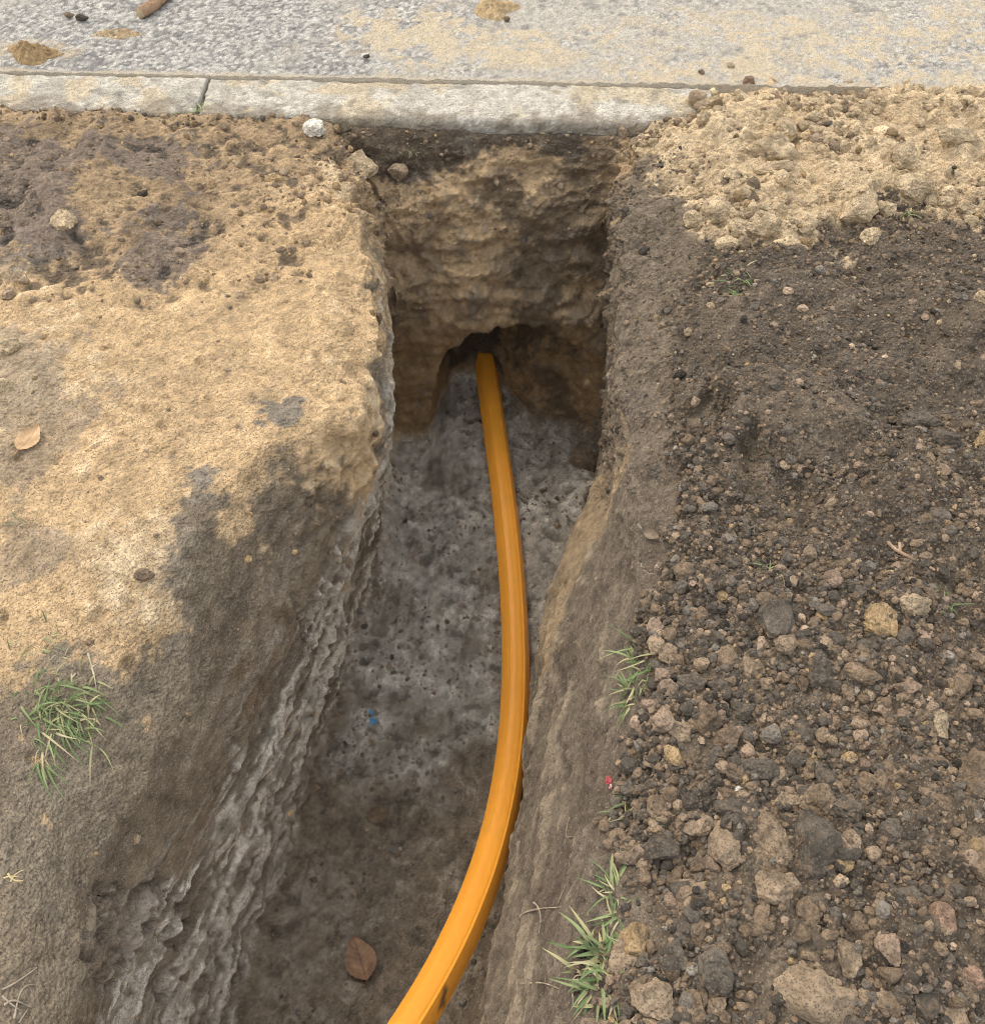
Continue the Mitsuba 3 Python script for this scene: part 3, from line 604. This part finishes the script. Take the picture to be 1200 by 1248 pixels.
for k, (x, y, w, d, soil, lab) in enumerate([(.465, 1.728, .026, .022, 'red', 'small reddish stone where the kerb disappears under the sand'),
        (-.83, 1.968, .020, .014, 'brown', 'small brown crumb near the left end of the road'), (-.80, 1.955, .026, .018, 'black', 'black flat crumb on the road beside the brown one'),
        (-.235, 1.815, .012, .012, 'black', 'black pebble on the road left of the sand stain'), (.028, 1.955, .014, .012, 'brown', 'brown crumb on the sand stain of the road')]):
    v = rock(320 + k, 3) * np.array([w / 2, d / 2, min(w, d) * .4]) + np.array([x, y, .004 + min(w, d) * .22])
    cc = np.array(SOILS[soil]) * (1 + .15 * fb(v, .008, 2, 5))[:, None]
    key = numbered('pebble')
    scene[key] = mikit.ply((v, np.array(ICO[3].faces)), 'stone', smooth=True, color=np.clip(cc, .012, .8))
    labels[key] = {'label': lab, 'category': 'pebble'}

# smaller ones: the largest as things, the rest as one mass of crumbs
r = np.random.default_rng(21)
seen = (np.abs(XX) < .68 + .3 * YY) & (YY > .04) & (YY < 1.80)
taken = cKDTree(np.array([c[:2] for c in CLODS]))
def scatter(n, weight, gap=0.0):
    w = np.where(seen, weight, 0).astype(float) * AREA
    k = r.choice(len(V), n, p=w / w.sum())
    if gap:
        k = k[taken.query(V[k, :2])[0] > gap]
    return k
e1, e2 = np.gradient(V.reshape(NR, NU, 3), axis=0), np.gradient(V.reshape(NR, NU, 3), axis=1)
AREA = np.linalg.norm(np.cross(e1, e2), axis=-1).ravel()
lower = sst(1.0, .45, YY)
MARKS = [('tall oval clod', 1), ('big dark clod', 2), ('long dark slab', 3), ('pointed tan clod', 8), ('largest tan clod', 13), ('two dark angular clods', 16), ('ochre and grey clod', 20), ('largest brown clod', 24),
         ('reddish brown clod', 27), ('dark angular slab', 33), ('knobbly ochre clod', 34), ('sandy clod with a white chip', 35), ('sandy yellow clod', 37), ('olive brown clod', 44), ('split pinkish clod', 45),
         ('smooth dark slab', 49), ('dark lumpy clod', 48), ('smooth grey stone on bare soil', 56), ('ochre clod on the fine gravel', 57), ('largest of the dark lumps', 65), ('flat yellowish pebble', 60)]
NTH = ['', 'second ', 'third ', 'fourth ', 'fifth ', 'sixth ', 'seventh ', 'eighth ', 'ninth ', 'tenth ', 'eleventh ', 'twelfth ', 'thirteenth ', 'fourteenth ', 'fifteenth ', 'sixteenth '] + ['further '] * 30
HEAP_MARKS = [('large sandy clod on the heap', 68), ('squat sandy clod', 71), ('broad crumbling clod', 72), ('pointed sandy clod', 74), ('flat sandy clod at the dark soil', 76), ('sandy slab near the right edge', 83)]
HEAP_XY = np.array([CLODS[m[1]][:2] for m in HEAP_MARKS])
MARK_XY = np.array([CLODS[m[1]][:2] for m in MARKS]); count = {}
for k, j in enumerate(scatter(270, rubble * (.03 + .97 * lower ** 2) * sst(-1, .6, W2), .022)[:120]):
    s_ = min(.0105 * np.exp(.28 * r.standard_normal()), .0135) * (.8 + .45 * lower[j])
    soil = r.choice(['dark', 'brown', 'tan', 'dark', 'brown', 'pink', 'brown'])
    q = V[j, :2] - MARK_XY
    m = np.argmin(np.hypot(q[:, 0], q[:, 1])); a = math.atan2(q[m, 1], q[m, 0])
    side = ['right of', 'above', 'left of', 'below'][int(((a + math.pi / 4) // (math.pi / 2)) % 4)]
    shade = {'pink': 'pinkish', 'grey': 'greyish'}.get(soil, soil)
    count[(shade, side, m)] = count.get((shade, side, m), 0) + 1
    nth = NTH[count[(shade, side, m)] - 1]
    add_clod('soil_clod', *V[j], s_ * 2 * r.uniform(.75, 1.2), s_ * 2 * r.uniform(.75, 1.2), soil, 1000 + k,
             f'{nth}small {shade} crumb {side} the {MARKS[m][0]}', 'clod', RUBBLE_GROUP, up=-.02)

for k, j in enumerate(scatter(60, sand_r * sst(1.72, 1.6, YY) * (.1 + sst(-.3, .8, W1)), .02)[:34]):
    s_ = .0085 * np.exp(.3 * r.standard_normal())
    q = V[j, :2] - HEAP_XY
    m = np.argmin(np.hypot(q[:, 0], q[:, 1])); a = math.atan2(q[m, 1], q[m, 0])
    side = ['right of', 'above', 'left of', 'below'][int(((a + math.pi / 4) // (math.pi / 2)) % 4)]
    count[(side, m)] = count.get((side, m), 0) + 1
    nth = NTH[count[(side, m)] - 1]
    add_clod('soil_clod', *V[j], s_ * 2 * r.uniform(.75, 1.3), s_ * 2 * r.uniform(.75, 1.2), 'sandy', 1500 + k,
             f'{nth}small sandy lump {side} the {HEAP_MARKS[m][0]}', 'clod', 'small sandy lumps on the yellow heap', up=.3)

def crumbs(key, picks, sizes, cols, label, levels=(0, 1), sink=.1):
    vs, fs, cs, n = [], [], [], 0
    protos = {lv: [rock(700 + q + lv * 40, lv, 5) for q in range(14)] for lv in levels}
    for lv in levels:
        m = sizes < .0058 if lv == levels[0] else sizes >= .0058
        if len(levels) == 1: m = sizes > 0
        K, sz, cl = picks[m], sizes[m], cols[m]
        if not len(K): continue
        P = np.array(protos[lv])[r.integers(0, 14, len(K))]
        a = r.uniform(0, 2 * np.pi, len(K)); ca, sa = np.cos(a), np.sin(a)
        sc = sz[:, None] * r.uniform(.7, 1.25, (len(K), 3)) * [1, 1, .85]
        Q = P * sc[:, None]
        Q = np.stack([Q[..., 0] * ca[:, None] - Q[..., 1] * sa[:, None], Q[..., 0] * sa[:, None] + Q[..., 1] * ca[:, None], Q[..., 2]], -1)
        Q = Q + (V[K] + NV[K] * (sz * sink)[:, None])[:, None]
        F = np.array(ICO[lv].faces)
        nv = P.shape[1]
        fs.append((F[None] + (n + np.arange(len(K)) * nv)[:, None, None]).reshape(-1, 3)); n += nv * len(K)
        vs.append(Q.reshape(-1, 3))
        cs.append((cl[:, None] * (1 + .10 * r.standard_normal((len(K), nv, 1)))).reshape(-1, 3))
    scene[key] = mikit.ply((np.vstack(vs), np.vstack(fs)), 'stone', smooth=False, color=np.clip(np.vstack(cs), .012, .8))
    labels[key] = {'label': label, 'kind': 'stuff'}
def palette(names, p, n):
    c = np.array([SOILS[q] for q in names])[r.choice(len(names), n, p=p)]
    return c * np.exp(.22 * r.standard_normal((n, 1)))
kk = scatter(30000, rubble * (.35 + .8 * sst(-.8, .8, W2)) + .30 * fine_r + .10 * strip_r, .004)
crumbs('rubble_crumbs', kk, np.clip(.0026 * np.exp(.45 * r.standard_normal(len(kk))) * (.85 + .35 * lower[kk]), .0015, .0095), palette(['dark', 'brown', 'tan', 'pink', 'grey', 'black', 'ochre'], [.36, .33, .10, .06, .05, .08, .02], len(kk)), 'loose brown and dark soil crumbs right of the trench')
kk = scatter(3600, (.12 * fine_r * sst(.95, 1.3, YY) + sand_r) * (.06 + sst(-.1, 1.0, W1 + .6 * W2)), .0)
crumbs('sand_crumbs', kk, np.clip(.0034 * np.exp(.62 * r.standard_normal(len(kk))), .0012, .014), palette(['sandy', 'tan', 'ochre'], [.63, .27, .10], len(kk)) * .95, 'loose sandy crumbs on the yellow heap at the upper right')
kk = scatter(2000, rough_tl * (.15 + sst(.2, 1.2, W1)) + .02 * sand_l + .12 * left * sst(1.35, 1.5, YY) + .03 * bank, .0)
crumbs('ground_crumbs', kk, np.clip(.0026 * np.exp(.5 * r.standard_normal(len(kk))), .0012, .008), palette(['tan', 'brown', 'ochre', 'dark'], [.50, .28, .19, .03], len(kk)), 'small crumbs strewn over the trodden ground left of the trench')
kk = scatter(1500, floor * (.2 + sst(0, 1, W1)) , .0)
crumbs('trench_crumbs', kk, np.clip(.0024 * np.exp(.45 * r.standard_normal(len(kk))), .0012, .008), palette(['grey', 'brown', 'dark', 'tan'], [.4, .35, .1, .15], len(kk)), 'small crumbs lying on the trench floor')

# ------------------------------------------------------------------ sand spilled on the road
def sand_pile(x, y, rx, ry, h, col, seed, label):
    n = 34
    rr, aa = np.meshgrid(np.linspace(0, 1, n), np.linspace(0, 2 * np.pi, 100, endpoint=False), indexing='ij')
    p = np.stack([x + rx * rr * np.cos(aa), y + ry * rr * np.sin(aa), 0 * rr], -1).reshape(-1, 3)
    edge = 1 + .25 * ns(np.stack([np.cos(aa), np.sin(aa), 0 * aa], -1).reshape(-1, 3), 1.0, seed)
    p[:, :2] = np.array([x, y]) + (p[:, :2] - [x, y]) * edge[:, None]
    f1, f2 = fb(p, .02, 3, seed), ns(p, .006, seed + 2)
    up = np.clip(1 - rr.ravel() ** 1.6, 0, 1)
    p[:, 2] = -.002 + h * up * (1 + .35 * f1) + up ** .5 * .0022 * f2 + .0025 * np.minimum(up * 6, 1)
    i = np.arange(len(p)).reshape(rr.shape)
    f = np.stack([i[:-1], i[1:], np.roll(i[1:], -1, 1), np.roll(i[:-1], -1, 1)], -1).reshape(-1, 4)
    q = np.random.default_rng(seed)
    cc = np.array(col) * (1 + .14 * f1 + .1 * f2 + .12 * q.standard_normal(len(p)))[:, None]
    cc = mixc(cc, (.16, .10, .06), sst(.6, 1.4, f1 + .4 * f2) * .5)
    key = numbered('sand_pile')
    scene[key] = mikit.ply((p, f), 'soil', smooth=True, color=np.clip(cc, .02, .8))
    labels[key] = {'label': label, 'category': 'sand pile', 'group': 'spilled sand on the road'}
sand_pile(-.868, 1.828, .062, .040, .018, (.38, .265, .14), 71, 'small brown sand pile on the road at the left edge')
sand_pile(.0, 2.005, .055, .055, .014, (.50, .38, .22), 72, 'low pale sand pile on the road at the top middle')
sand_pile(-.72, 1.91, .045, .018, .005, (.44, .34, .21), 73, 'thin smear of sand on the road left of the stick')

# ------------------------------------------------------------------ grass, leaves, roots, sticks and scraps
def ground_at(x, y, z=0.0):
    j = surf.query([x, y, z])[1]
    return V[j].astype(float), NV[j].astype(float)
def blade(base, direction, length, width, droop, r):
    n = 7
    t = np.linspace(0, 1, n)
    d = direction / np.linalg.norm(direction)
    h = np.array([d[0], d[1], 0]); h = h / max(np.linalg.norm(h), 1e-6)
    bend = r.normal(0, .3)
    side0 = np.array([-h[1], h[0], 0])
    c = base + np.outer(t, d) * length + np.outer(t ** 2, [0, 0, -1]) * droop * length + np.outer(t ** 2, h) * droop * length * .35 + np.outer(t ** 2, side0) * bend * length
    tan = np.gradient(c, axis=0); tan /= np.linalg.norm(tan, axis=1, keepdims=True)
    side = np.cross(tan, [0, 0, 1.0]) + side0 * .3; side /= np.linalg.norm(side, axis=1, keepdims=True)
    nrm = np.cross(side, tan)
    w = width * np.clip(1.05 - t ** 2.2, .04, 1) * np.minimum(.55 + t * 2, 1)
    v = np.stack([c - side * w[:, None] + nrm * w[:, None] * .35, c - nrm * w[:, None] * .1, c + side * w[:, None] + nrm * w[:, None] * .35], 1).reshape(-1, 3)
    i = np.arange(n * 3).reshape(n, 3)
    f = np.concatenate([np.stack([i[:-1, k], i[:-1, k + 1], i[1:, k + 1], i[1:, k]], -1) for k in (0, 1)])
    return v, f, t.repeat(3)
GREENS = [(.10, .165, .06), (.15, .22, .085), (.21, .27, .12), (.085, .13, .05), (.34, .33, .17), (.42, .38, .23)]
def tuft(x, y, z, n, length, spread, label, seed, lean=(0, 0), dry=.15, width=.0016, flat=.55, on=None):
    r = np.random.default_rng(seed)
    vs, fs, cs, m = [], [], [], 0
    for b_ in range(n + n // 2):
        low_ = b_ >= n                                              # dead stems and short blades at the base
        o = r.normal(0, spread / 2.4, 2)
        b, nn = ground_at(x + o[0], y + o[1], z) if on is None else (np.array([x + o[0] * on[0], y + o[1] * on[1], on[2]]), np.array([0, 0, 1.0]))
        a = math.atan2(o[1], o[0]) + r.normal(0, 1.4)
        d = np.array([math.cos(a) * flat * 1.2 + lean[0], math.sin(a) * flat * 1.2 + lean[1], r.uniform(.05, .75)]) + nn * .25
        v, f, t = blade(b - [0, 0, .002], d, length * .88 * (r.uniform(.3, .95) if not low_ else r.uniform(.15, .5)), width * r.uniform(.5, .95), r.uniform(.2, 1.0), r)
        low, _ = ground_at(*v[-2])
        c = np.array(GREENS[4 + int(r.random() < .5)] if r.random() < (.7 if low_ else dry) else GREENS[r.integers(0, 4)]) * r.uniform(.8, 1.25)
        col = mixc(np.array([.30, .30, .16]), c, sst(0, .35, t))
        vs.append(v); fs.append(f + m); cs.append(col); m += len(v)
    key = numbered('grass_tuft')
    scene[key] = mikit.ply((np.vstack(vs), np.vstack(fs)), 'leafy', smooth=True, color=np.clip(np.vstack(cs), .01, .8))
    labels[key] = {'label': label, 'category': 'grass tuft', 'group': 'grass tufts growing through the soil'}
scene['leafy'] = {'type': 'twosided', 'bsdf': {'type': 'principled', 'base_color': VC, 'roughness': .55, 'specular': .4}}
for k, (x, y, z, n, length, spread, lab, kw) in enumerate([(-0.485,0.504,-0.030,130,0.055,0.045,'largest green grass tuft on the grey bank at the left',{'lean': (0.1, -0.35), 'dry': 0.2}),(-0.485,0.446,-0.035,9,0.065,0.02,'few long grass blades hanging below the largest tuft at the left',{'lean': (0.25, -0.8), 'dry': 0.25, 'flat': 0.2}),(-0.451,0.480,-0.050,7,0.06,0.02,'loose grass blades right of the largest tuft at the left',{'lean': (0.3, -0.3), 'dry': 0.3}),(-0.520,0.575,-0.011,14,0.035,0.03,'sparse short grass at the edge of the bright sand at the left',{'dry': 0.3, 'width': 0.0011}),
(-0.591,0.742,-0.003,7,0.028,0.012,'tiny grass shoot at the left edge in the sand',{'dry': 0.4}),(0.377,1.175,-0.003,30,0.04,0.02,'fresh grass tuft alone on the bare dark soil',{'dry': 0.1, 'lean': (0.1, 0.15)}),(0.363,1.132,-0.008,22,0.03,0.016,'short grass tuft just below the fresh one on dark soil',{'dry': 0.1}),(0.329,0.655,0.001,22,0.05,0.014,'thin dark grass tuft above the dark angular slab',{'dry': 0.25, 'width': 0.0012, 'lean': (0.1, 0.2)}),
(0.175,0.562,-0.032,34,0.05,0.028,'middle grass tuft on the top edge of the right wall',{'dry': 0.2}),(0.158,0.525,-0.038,38,0.042,0.028,'grass tuft just below the middle one on the right wall edge',{'dry': 0.25, 'lean': (-0.15, -0.1)}),(0.140,0.385,-0.026,14,0.045,0.012,'thin grass around the red scrap on the right wall edge',{'dry': 0.3, 'lean': (0, -0.3), 'width': 0.0012}),(0.121,0.301,-0.020,22,0.045,0.014,'narrow grass tuft on the edge above the lower one',{'dry': 0.3, 'lean': (0, 0.3)}),
(0.124,0.277,-0.014,14,0.04,0.014,'dark grass blades between the narrow tuft and the lower one',{'dry': 0.3}),(0.104,0.235,-0.012,44,0.045,0.028,'lower grass tuft with broad blades beside the rubble',{'dry': 0.15, 'width': 0.0024}),(0.099,0.208,-0.009,36,0.05,0.028,'bottom grass tuft hanging over the right wall',{'dry': 0.2, 'width': 0.002, 'lean': (-0.1, -0.4)}),(0.653,1.326,0.016,9,0.03,0.01,'tiny grass shoot between the clods at the foot of the heap',{'dry': 0.1}),
(0.510,0.610,0.015,12,0.035,0.016,'faint grass shoots right of the sandy clod with the chip',{'dry': 0.1, 'width': 0.001}),(-0.531,1.649,-0.006,70,0.02,0.03,'short moss-like grass at the front end of the kerb joint',{'dry': 0.25, 'width': 0.0016, 'on': (1, 0.5, 0.0)}),(-0.543,1.727,-0.006,34,0.014,0.018,'low grass higher up in the kerb joint',{'dry': 0.3, 'width': 0.0014, 'on': (0.35, 1.2, -0.002)}),(-0.409,1.624,-0.008,60,0.012,0.06,'sparse green growth along the foot of the kerb',{'dry': 0.45, 'width': 0.0013, 'on': (1.2, 0.15, -0.006)}),
(-0.138,1.585,-0.039,22,0.02,0.022,'dry grass on the black soil under the kerb',{'dry': 1.0, 'width': 0.0009})]):
    tuft(x, y, z, n, length, spread, lab, 400 + k, **kw)

def tube_thing(kind, paths, radius, colour, label, cat, taper=lambda t: 1 - .6 * t, lift=.6, mat='coloured', group=None):
    vs, fs, m = [], [], 0
    for pts in paths:
        q = np.array([ground_at(*p)[0] + ground_at(*p)[1] * radius * lift for p in pts])
        v, f, _, _ = sweep(q, radius, 6, None, .003, taper)
        vs.append(v); fs.append(f + m); m += len(v)
    v = np.vstack(vs)
    key = numbered(kind)
    col = np.array(colour) * (1 + .2 * fb(v, .01, 2, 3))[:, None]
    scene[key] = mikit.ply((v, np.vstack(fs)), mat, smooth=True, color=np.clip(col, .02, .8))
    labels[key] = {'label': label, 'category': cat}
    if group: labels[key]['group'] = group
ROOT = (.33, .27, .19)
RG = 'thin roots on the trench walls'
tube_thing('root', [[(0.090,0.430,-0.169),(0.092,0.388,-0.118),(0.092,0.372,-0.100),(0.087,0.356,-0.105),
(0.080,0.343,-0.118),(0.075,0.327,-0.122),(0.068,0.319,-0.142)]], .0009, ROOT, 'long thin root running down the smeared right wall', 'root', group=RG)
tube_thing('root', [[(0.032,0.338,-0.262),(0.042,0.340,-0.239),(0.052,0.335,-0.209),(0.064,0.324,-0.164),
(0.075,0.306,-0.096)], [(0.050,0.346,-0.222),(0.055,0.322,-0.191),(0.053,0.301,-0.177)]], .0012, (.40, .34, .26), 'forked pale root across the right wall', 'root', group=RG)
tube_thing('root', [[(0.032,0.253,-0.199),(0.042,0.245,-0.157),(0.053,0.232,-0.097),(0.064,0.216,-0.045)]], .0011, (.38, .33, .25), 'short pale root lowest on the right wall', 'root', group=RG)
tube_thing('root', [[(0.074,0.198,-0.021),(0.075,0.211,-0.023),(0.078,0.224,-0.024),(0.086,0.227,-0.019),
(0.097,0.229,-0.014)]], .0011, (.40, .36, .27), 'hooked pale root beside the bottom grass tuft', 'root', group=RG)
tube_thing('root', [[(0.082,0.620,-0.290),(0.087,0.631,-0.281),(0.092,0.639,-0.271)]], .0008, ROOT, 'fine root hair on the middle of the right wall', 'root', group=RG)
tube_thing('root', [[(0.185,0.699,-0.041),(0.191,0.684,-0.034),(0.201,0.678,-0.029)]], .0008, (.4, .36, .3), 'pale root hair at the top edge of the right wall above the middle grass', 'root', group=RG)
tube_thing('root', [[(-0.467,0.214,-0.039),(-0.459,0.221,-0.046),(-0.452,0.229,-0.053),(-0.448,0.237,-0.057)], [(-0.464,0.200,-0.041),(-0.457,0.206,-0.047),(-0.447,0.203,-0.057),(-0.438,0.206,-0.069)], [(-0.455,0.190,-0.049),(-0.455,0.203,-0.049),(-0.452,0.214,-0.051),(-0.446,0.221,-0.059)], [(-0.466,0.208,-0.040),(-0.459,0.203,-0.045),(-0.450,0.195,-0.054)], [(-0.450,0.187,-0.054),(-0.446,0.200,-0.059)]], .0012, (.36, .31, .24), 'tangle of dry pale roots in the lower left corner', 'root', group=RG)
tube_thing('root', [[(-0.489,0.314,-0.026),(-0.484,0.317,-0.029),(-0.477,0.317,-0.033)], [(-0.487,0.319,-0.027),(-0.481,0.314,-0.031),(-0.474,0.314,-0.036)], [(-0.482,0.311,-0.029),(-0.480,0.319,-0.031),(-0.475,0.324,-0.035)]], .0011, (.50, .42, .22), 'small yellow root tuft at the left edge of the grey bank', 'root', group=RG)
tube_thing('root', [[(-0.466,0.570,-0.027),(-0.460,0.557,-0.032),(-0.454,0.541,-0.037),(-0.451,0.530,-0.041)], [(-0.460,0.554,-0.032),(-0.454,0.559,-0.033)]], .0014, (.55, .50, .38), 'pale uprooted shoot above the largest grass tuft', 'root', group=RG)
tube_thing('stick', [[(0.455,0.691,0.012),(0.468,0.684,0.013),(0.486,0.673,0.014),(0.502,0.662,0.014),
(0.516,0.652,0.015)], [(0.479,0.678,0.013),(0.481,0.689,0.013)]], .0027, (.36, .25, .17), 'thin pale stick lying on the dark rubble', 'stick', lambda t: 1 - .35 * t, .9)
tube_thing('stick', [[(0.244,0.678,-0.014),(0.260,0.684,-0.011),(0.274,0.691,-0.009)]], .0009, (.30, .26, .2), 'short fine twig in the rubble near the thin grass tuft', 'stick')
tube_thing('root', [[(-0.445,0.335,-0.081),(-0.440,0.335,-0.097),(-0.432,0.340,-0.120)]], .0016, (.14, .11, .08), 'dark root sticking out of the grey bank at the lower left', 'root', group=RG)

# the broken branch on the road
bpts = np.array([(-.690, 1.965, .011), (-.672, 1.995, .0115), (-.655, 2.03, .011), (-.640, 2.075, .011), (-.632, 2.11, .012)])
v, f, q, ph = sweep(bpts, .0105, 22, lambda a: 1 + .06 * np.cos(3 * a) + .04 * np.cos(7 * a + 1), .003, lambda t: .9 + .12 * np.sin(t * 9) + .08 * t)
v = v + .0009 * fb(v, .01, 3, 81)[:, None] * (v - v.mean(0)) / np.linalg.norm(v - v.mean(0), axis=1, keepdims=True)
bc = mixc((.36, .235, .15), (.20, .12, .075), sst(-.4, .9, fb(v, .03, 3, 82, stretch=(2, 1, 2))))
bc[:24] = (.50, .39, .25); bc[-2] = (.52, .42, .28)
scene['branch'] = mikit.ply((v, f), 'stone', smooth=True, color=bc)
labels['branch'] = {'label': 'broken brown branch lying on the road at the top left', 'category': 'branch'}
kv, kf, _, _ = sweep(np.array([(-.650, 2.035, .016), (-.642, 2.040, .024), (-.638, 2.043, .029)]), .004, 10, None, .002, lambda t: 1 - .3 * t)
scene['branch__knot'] = mikit.ply((kv, kf), 'stone', smooth=True, color=np.tile([.19, .12, .08], (len(kv), 1)))

def leaf(centre, length, width, angle, tilt, colour, vein, seed, label, curl=.18, stalk=.012):
    c, nn = ground_at(*centre)
    n, m = 34, 23
    t, w = np.meshgrid(np.linspace(0, 1, n), np.linspace(-1, 1, m), indexing='ij')
    half = width / 2 * np.sin(np.pi * np.clip(t, .005, 1) ** .85) ** .8 * (1 + .03 * np.sin(t * 55))
    fold = np.abs(w)
    veins = np.abs(np.mod(t * 9 - fold * 1.6, 1) - .5) * 2
    x, y = (t - .5) * length, w * half
    z = width * (curl * fold ** 2 * .6 + curl * .5 * (2 * t - 1) ** 2) - .0006 * np.exp(-(fold / .06) ** 2) + .0005 * veins
    p = np.stack([x, y, z], -1).reshape(-1, 3)
    p[:, 2] += .0016 * fb(p, .018, 2, seed)
    thick = .00035
    i = np.arange(n * m).reshape(n, m)
    f = np.stack([i[:-1, :-1], i[1:, :-1], i[1:, 1:], i[:-1, 1:]], -1).reshape(-1, 4)
    rim = np.concatenate([i[0], i[1:, -1], i[-1, -2::-1], i[-2:0:-1, 0]])
    k = len(p)
    side = np.stack([rim, np.roll(rim, -1), np.roll(rim, -1) + k, rim + k], -1)
    pp = np.vstack([p, p - [0, 0, thick]])
    ff = np.vstack([f, f[:, ::-1] + k, side[:, ::-1]])
    up = nn * .7 + np.array([0, 0, .6]); up /= np.linalg.norm(up)
    a = np.array([math.cos(angle), math.sin(angle), tilt]); a -= up * (a @ up); a /= np.linalg.norm(a)
    R = np.stack([a, np.cross(up, a), up], 1)
    o = c + up * (.004)
    cc = mixc(np.array(colour), vein, (np.exp(-(fold / .07) ** 2) + .5 * sst(.72, .95, 1 - veins)).ravel().clip(0, 1))
    cc = cc * (1 + .16 * fb(p, .012, 3, seed + 4))[:, None]
    key = numbered('dry_leaf')
    scene[key + '__blade'] = mikit.ply((pp @ R.T + o, ff), 'coloured', smooth=False, color=np.clip(np.vstack([cc, cc]), .02, .8))
    sv, sf, _, _ = sweep(np.array([(-.48 * length, 0, z[0].mean()), (-.55 * length, .001, .001), (-.5 * length - stalk, .003, .0025)]), .0008, 6, None, .002)
    scene[key + '__stalk'] = mikit.ply((sv @ R.T + o, sf), 'coloured', smooth=True, color=np.tile(np.array(vein), (len(sv), 1)))
    labels[key] = {'label': label, 'category': 'leaf'}
L1, L2, L3, L4 = [(-0.194,0.367,-0.585),(-0.606,0.871,-0.003),(0.201,0.731,-0.035),(0.200,0.742,-0.037)]
leaf(L1, .066, .046, math.radians(112), .05, (.27, .165, .10), (.16, .095, .06), 91, 'curled brown beech leaf on the dark trench floor')
leaf(L2, .046, .030, math.radians(72), .02, (.50, .345, .20), (.38, .25, .14), 92, 'pale orange leaf lying on the sand at the left edge')
leaf(L3, .030, .013, math.radians(-50), .1, (.22, .17, .125), (.34, .29, .24), 93, 'dry curled leaf at the edge of the rubble', curl=.6)
L5, = [(-0.184,0.594,-0.603)]
leaf(L5, .036, .028, math.radians(20), .02, (.15, .105, .065), (.11, .08, .05), 94, 'dark rotting leaf pressed into the trench floor', curl=.03, stalk=.004)

def scrap(centre, w, h, colour, seed, kind, label, lift=.002):
    c, nn = ground_at(*centre)
    g, q = np.meshgrid(np.linspace(-1, 1, 15), np.linspace(-1, 1, 19), indexing='ij')
    p = np.stack([g * w / 2, q * h / 2, 0 * g], -1).reshape(-1, 3)
    e = fb(p, w * .9, 3, seed)
    edge = 1 + .3 * ns(p / (np.linalg.norm(p, axis=1, keepdims=True) + 1e-6), .8, seed + 1)
    p[:, :2] *= edge[:, None]
    p[:, 2] = .18 * w * e
    i = np.arange(len(p)).reshape(g.shape)
    f = np.stack([i[:-1, :-1], i[1:, :-1], i[1:, 1:], i[:-1, 1:]], -1).reshape(-1, 4)
    rim = np.concatenate([i[0], i[1:, -1], i[-1, -2::-1], i[-2:0:-1, 0]]); k = len(p)
    pp = np.vstack([p, p - [0, 0, .0006]])
    ff = np.vstack([f, f[:, ::-1] + k, np.stack([rim, np.roll(rim, -1), np.roll(rim, -1) + k, rim + k], -1)])
    cc = np.array(colour) * (1 + .18 * np.concatenate([e, e]))[:, None]
    key = numbered(kind)
    scene[key] = mikit.ply((pp + c + nn * lift, ff), 'coloured', smooth=False, color=np.clip(cc, .01, .8))
    labels[key] = {'label': label, 'category': 'scrap'}
S1, S2, S3 = [(-0.205,0.760,-0.603),(0.128,0.422,-0.042),(0.129,0.412,-0.038)]
scrap(S1, .014, .022, (.10, .26, .45), 95, 'plastic_scrap', 'small crumpled blue scrap on the trench floor')
scrap(S2, .005, .008, (.38, .07, .08), 96, 'plastic_scrap', 'tiny red scrap in the grass on the right wall edge', .004)
scrap(S3, .003, .009, (.55, .33, .33), 97, 'plastic_scrap', 'tiny pink shred just below the red scrap', .004)

kk = scatter(500, endwall * sst(-.2, -.1, ZZ), .0)
crumbs('wall_crumbs', kk, np.clip(.0028 * np.exp(.5 * r.standard_normal(len(kk))), .0012, .009), palette(['tan', 'brown', 'ochre', 'dark'], [.45, .3, .15, .1], len(kk)), 'sandy crumbs on the upper end wall of the trench')
kk = scatter(500, left * sst(.03, .005, np.abs(YY - (1.630 - .0363 * (XX + .87)))) + .5 * inside * sst(.02, .005, np.abs(YY - 1.60)) * sst(-.06, -.03, ZZ), .0)
crumbs('kerb_crumbs', kk, np.clip(.0034 * np.exp(.5 * r.standard_normal(len(kk))), .0015, .010), palette(['tan', 'brown', 'ochre', 'dark'], [.38, .37, .15, .10], len(kk)), 'loose crumbs along the foot of the kerb', sink=.5)
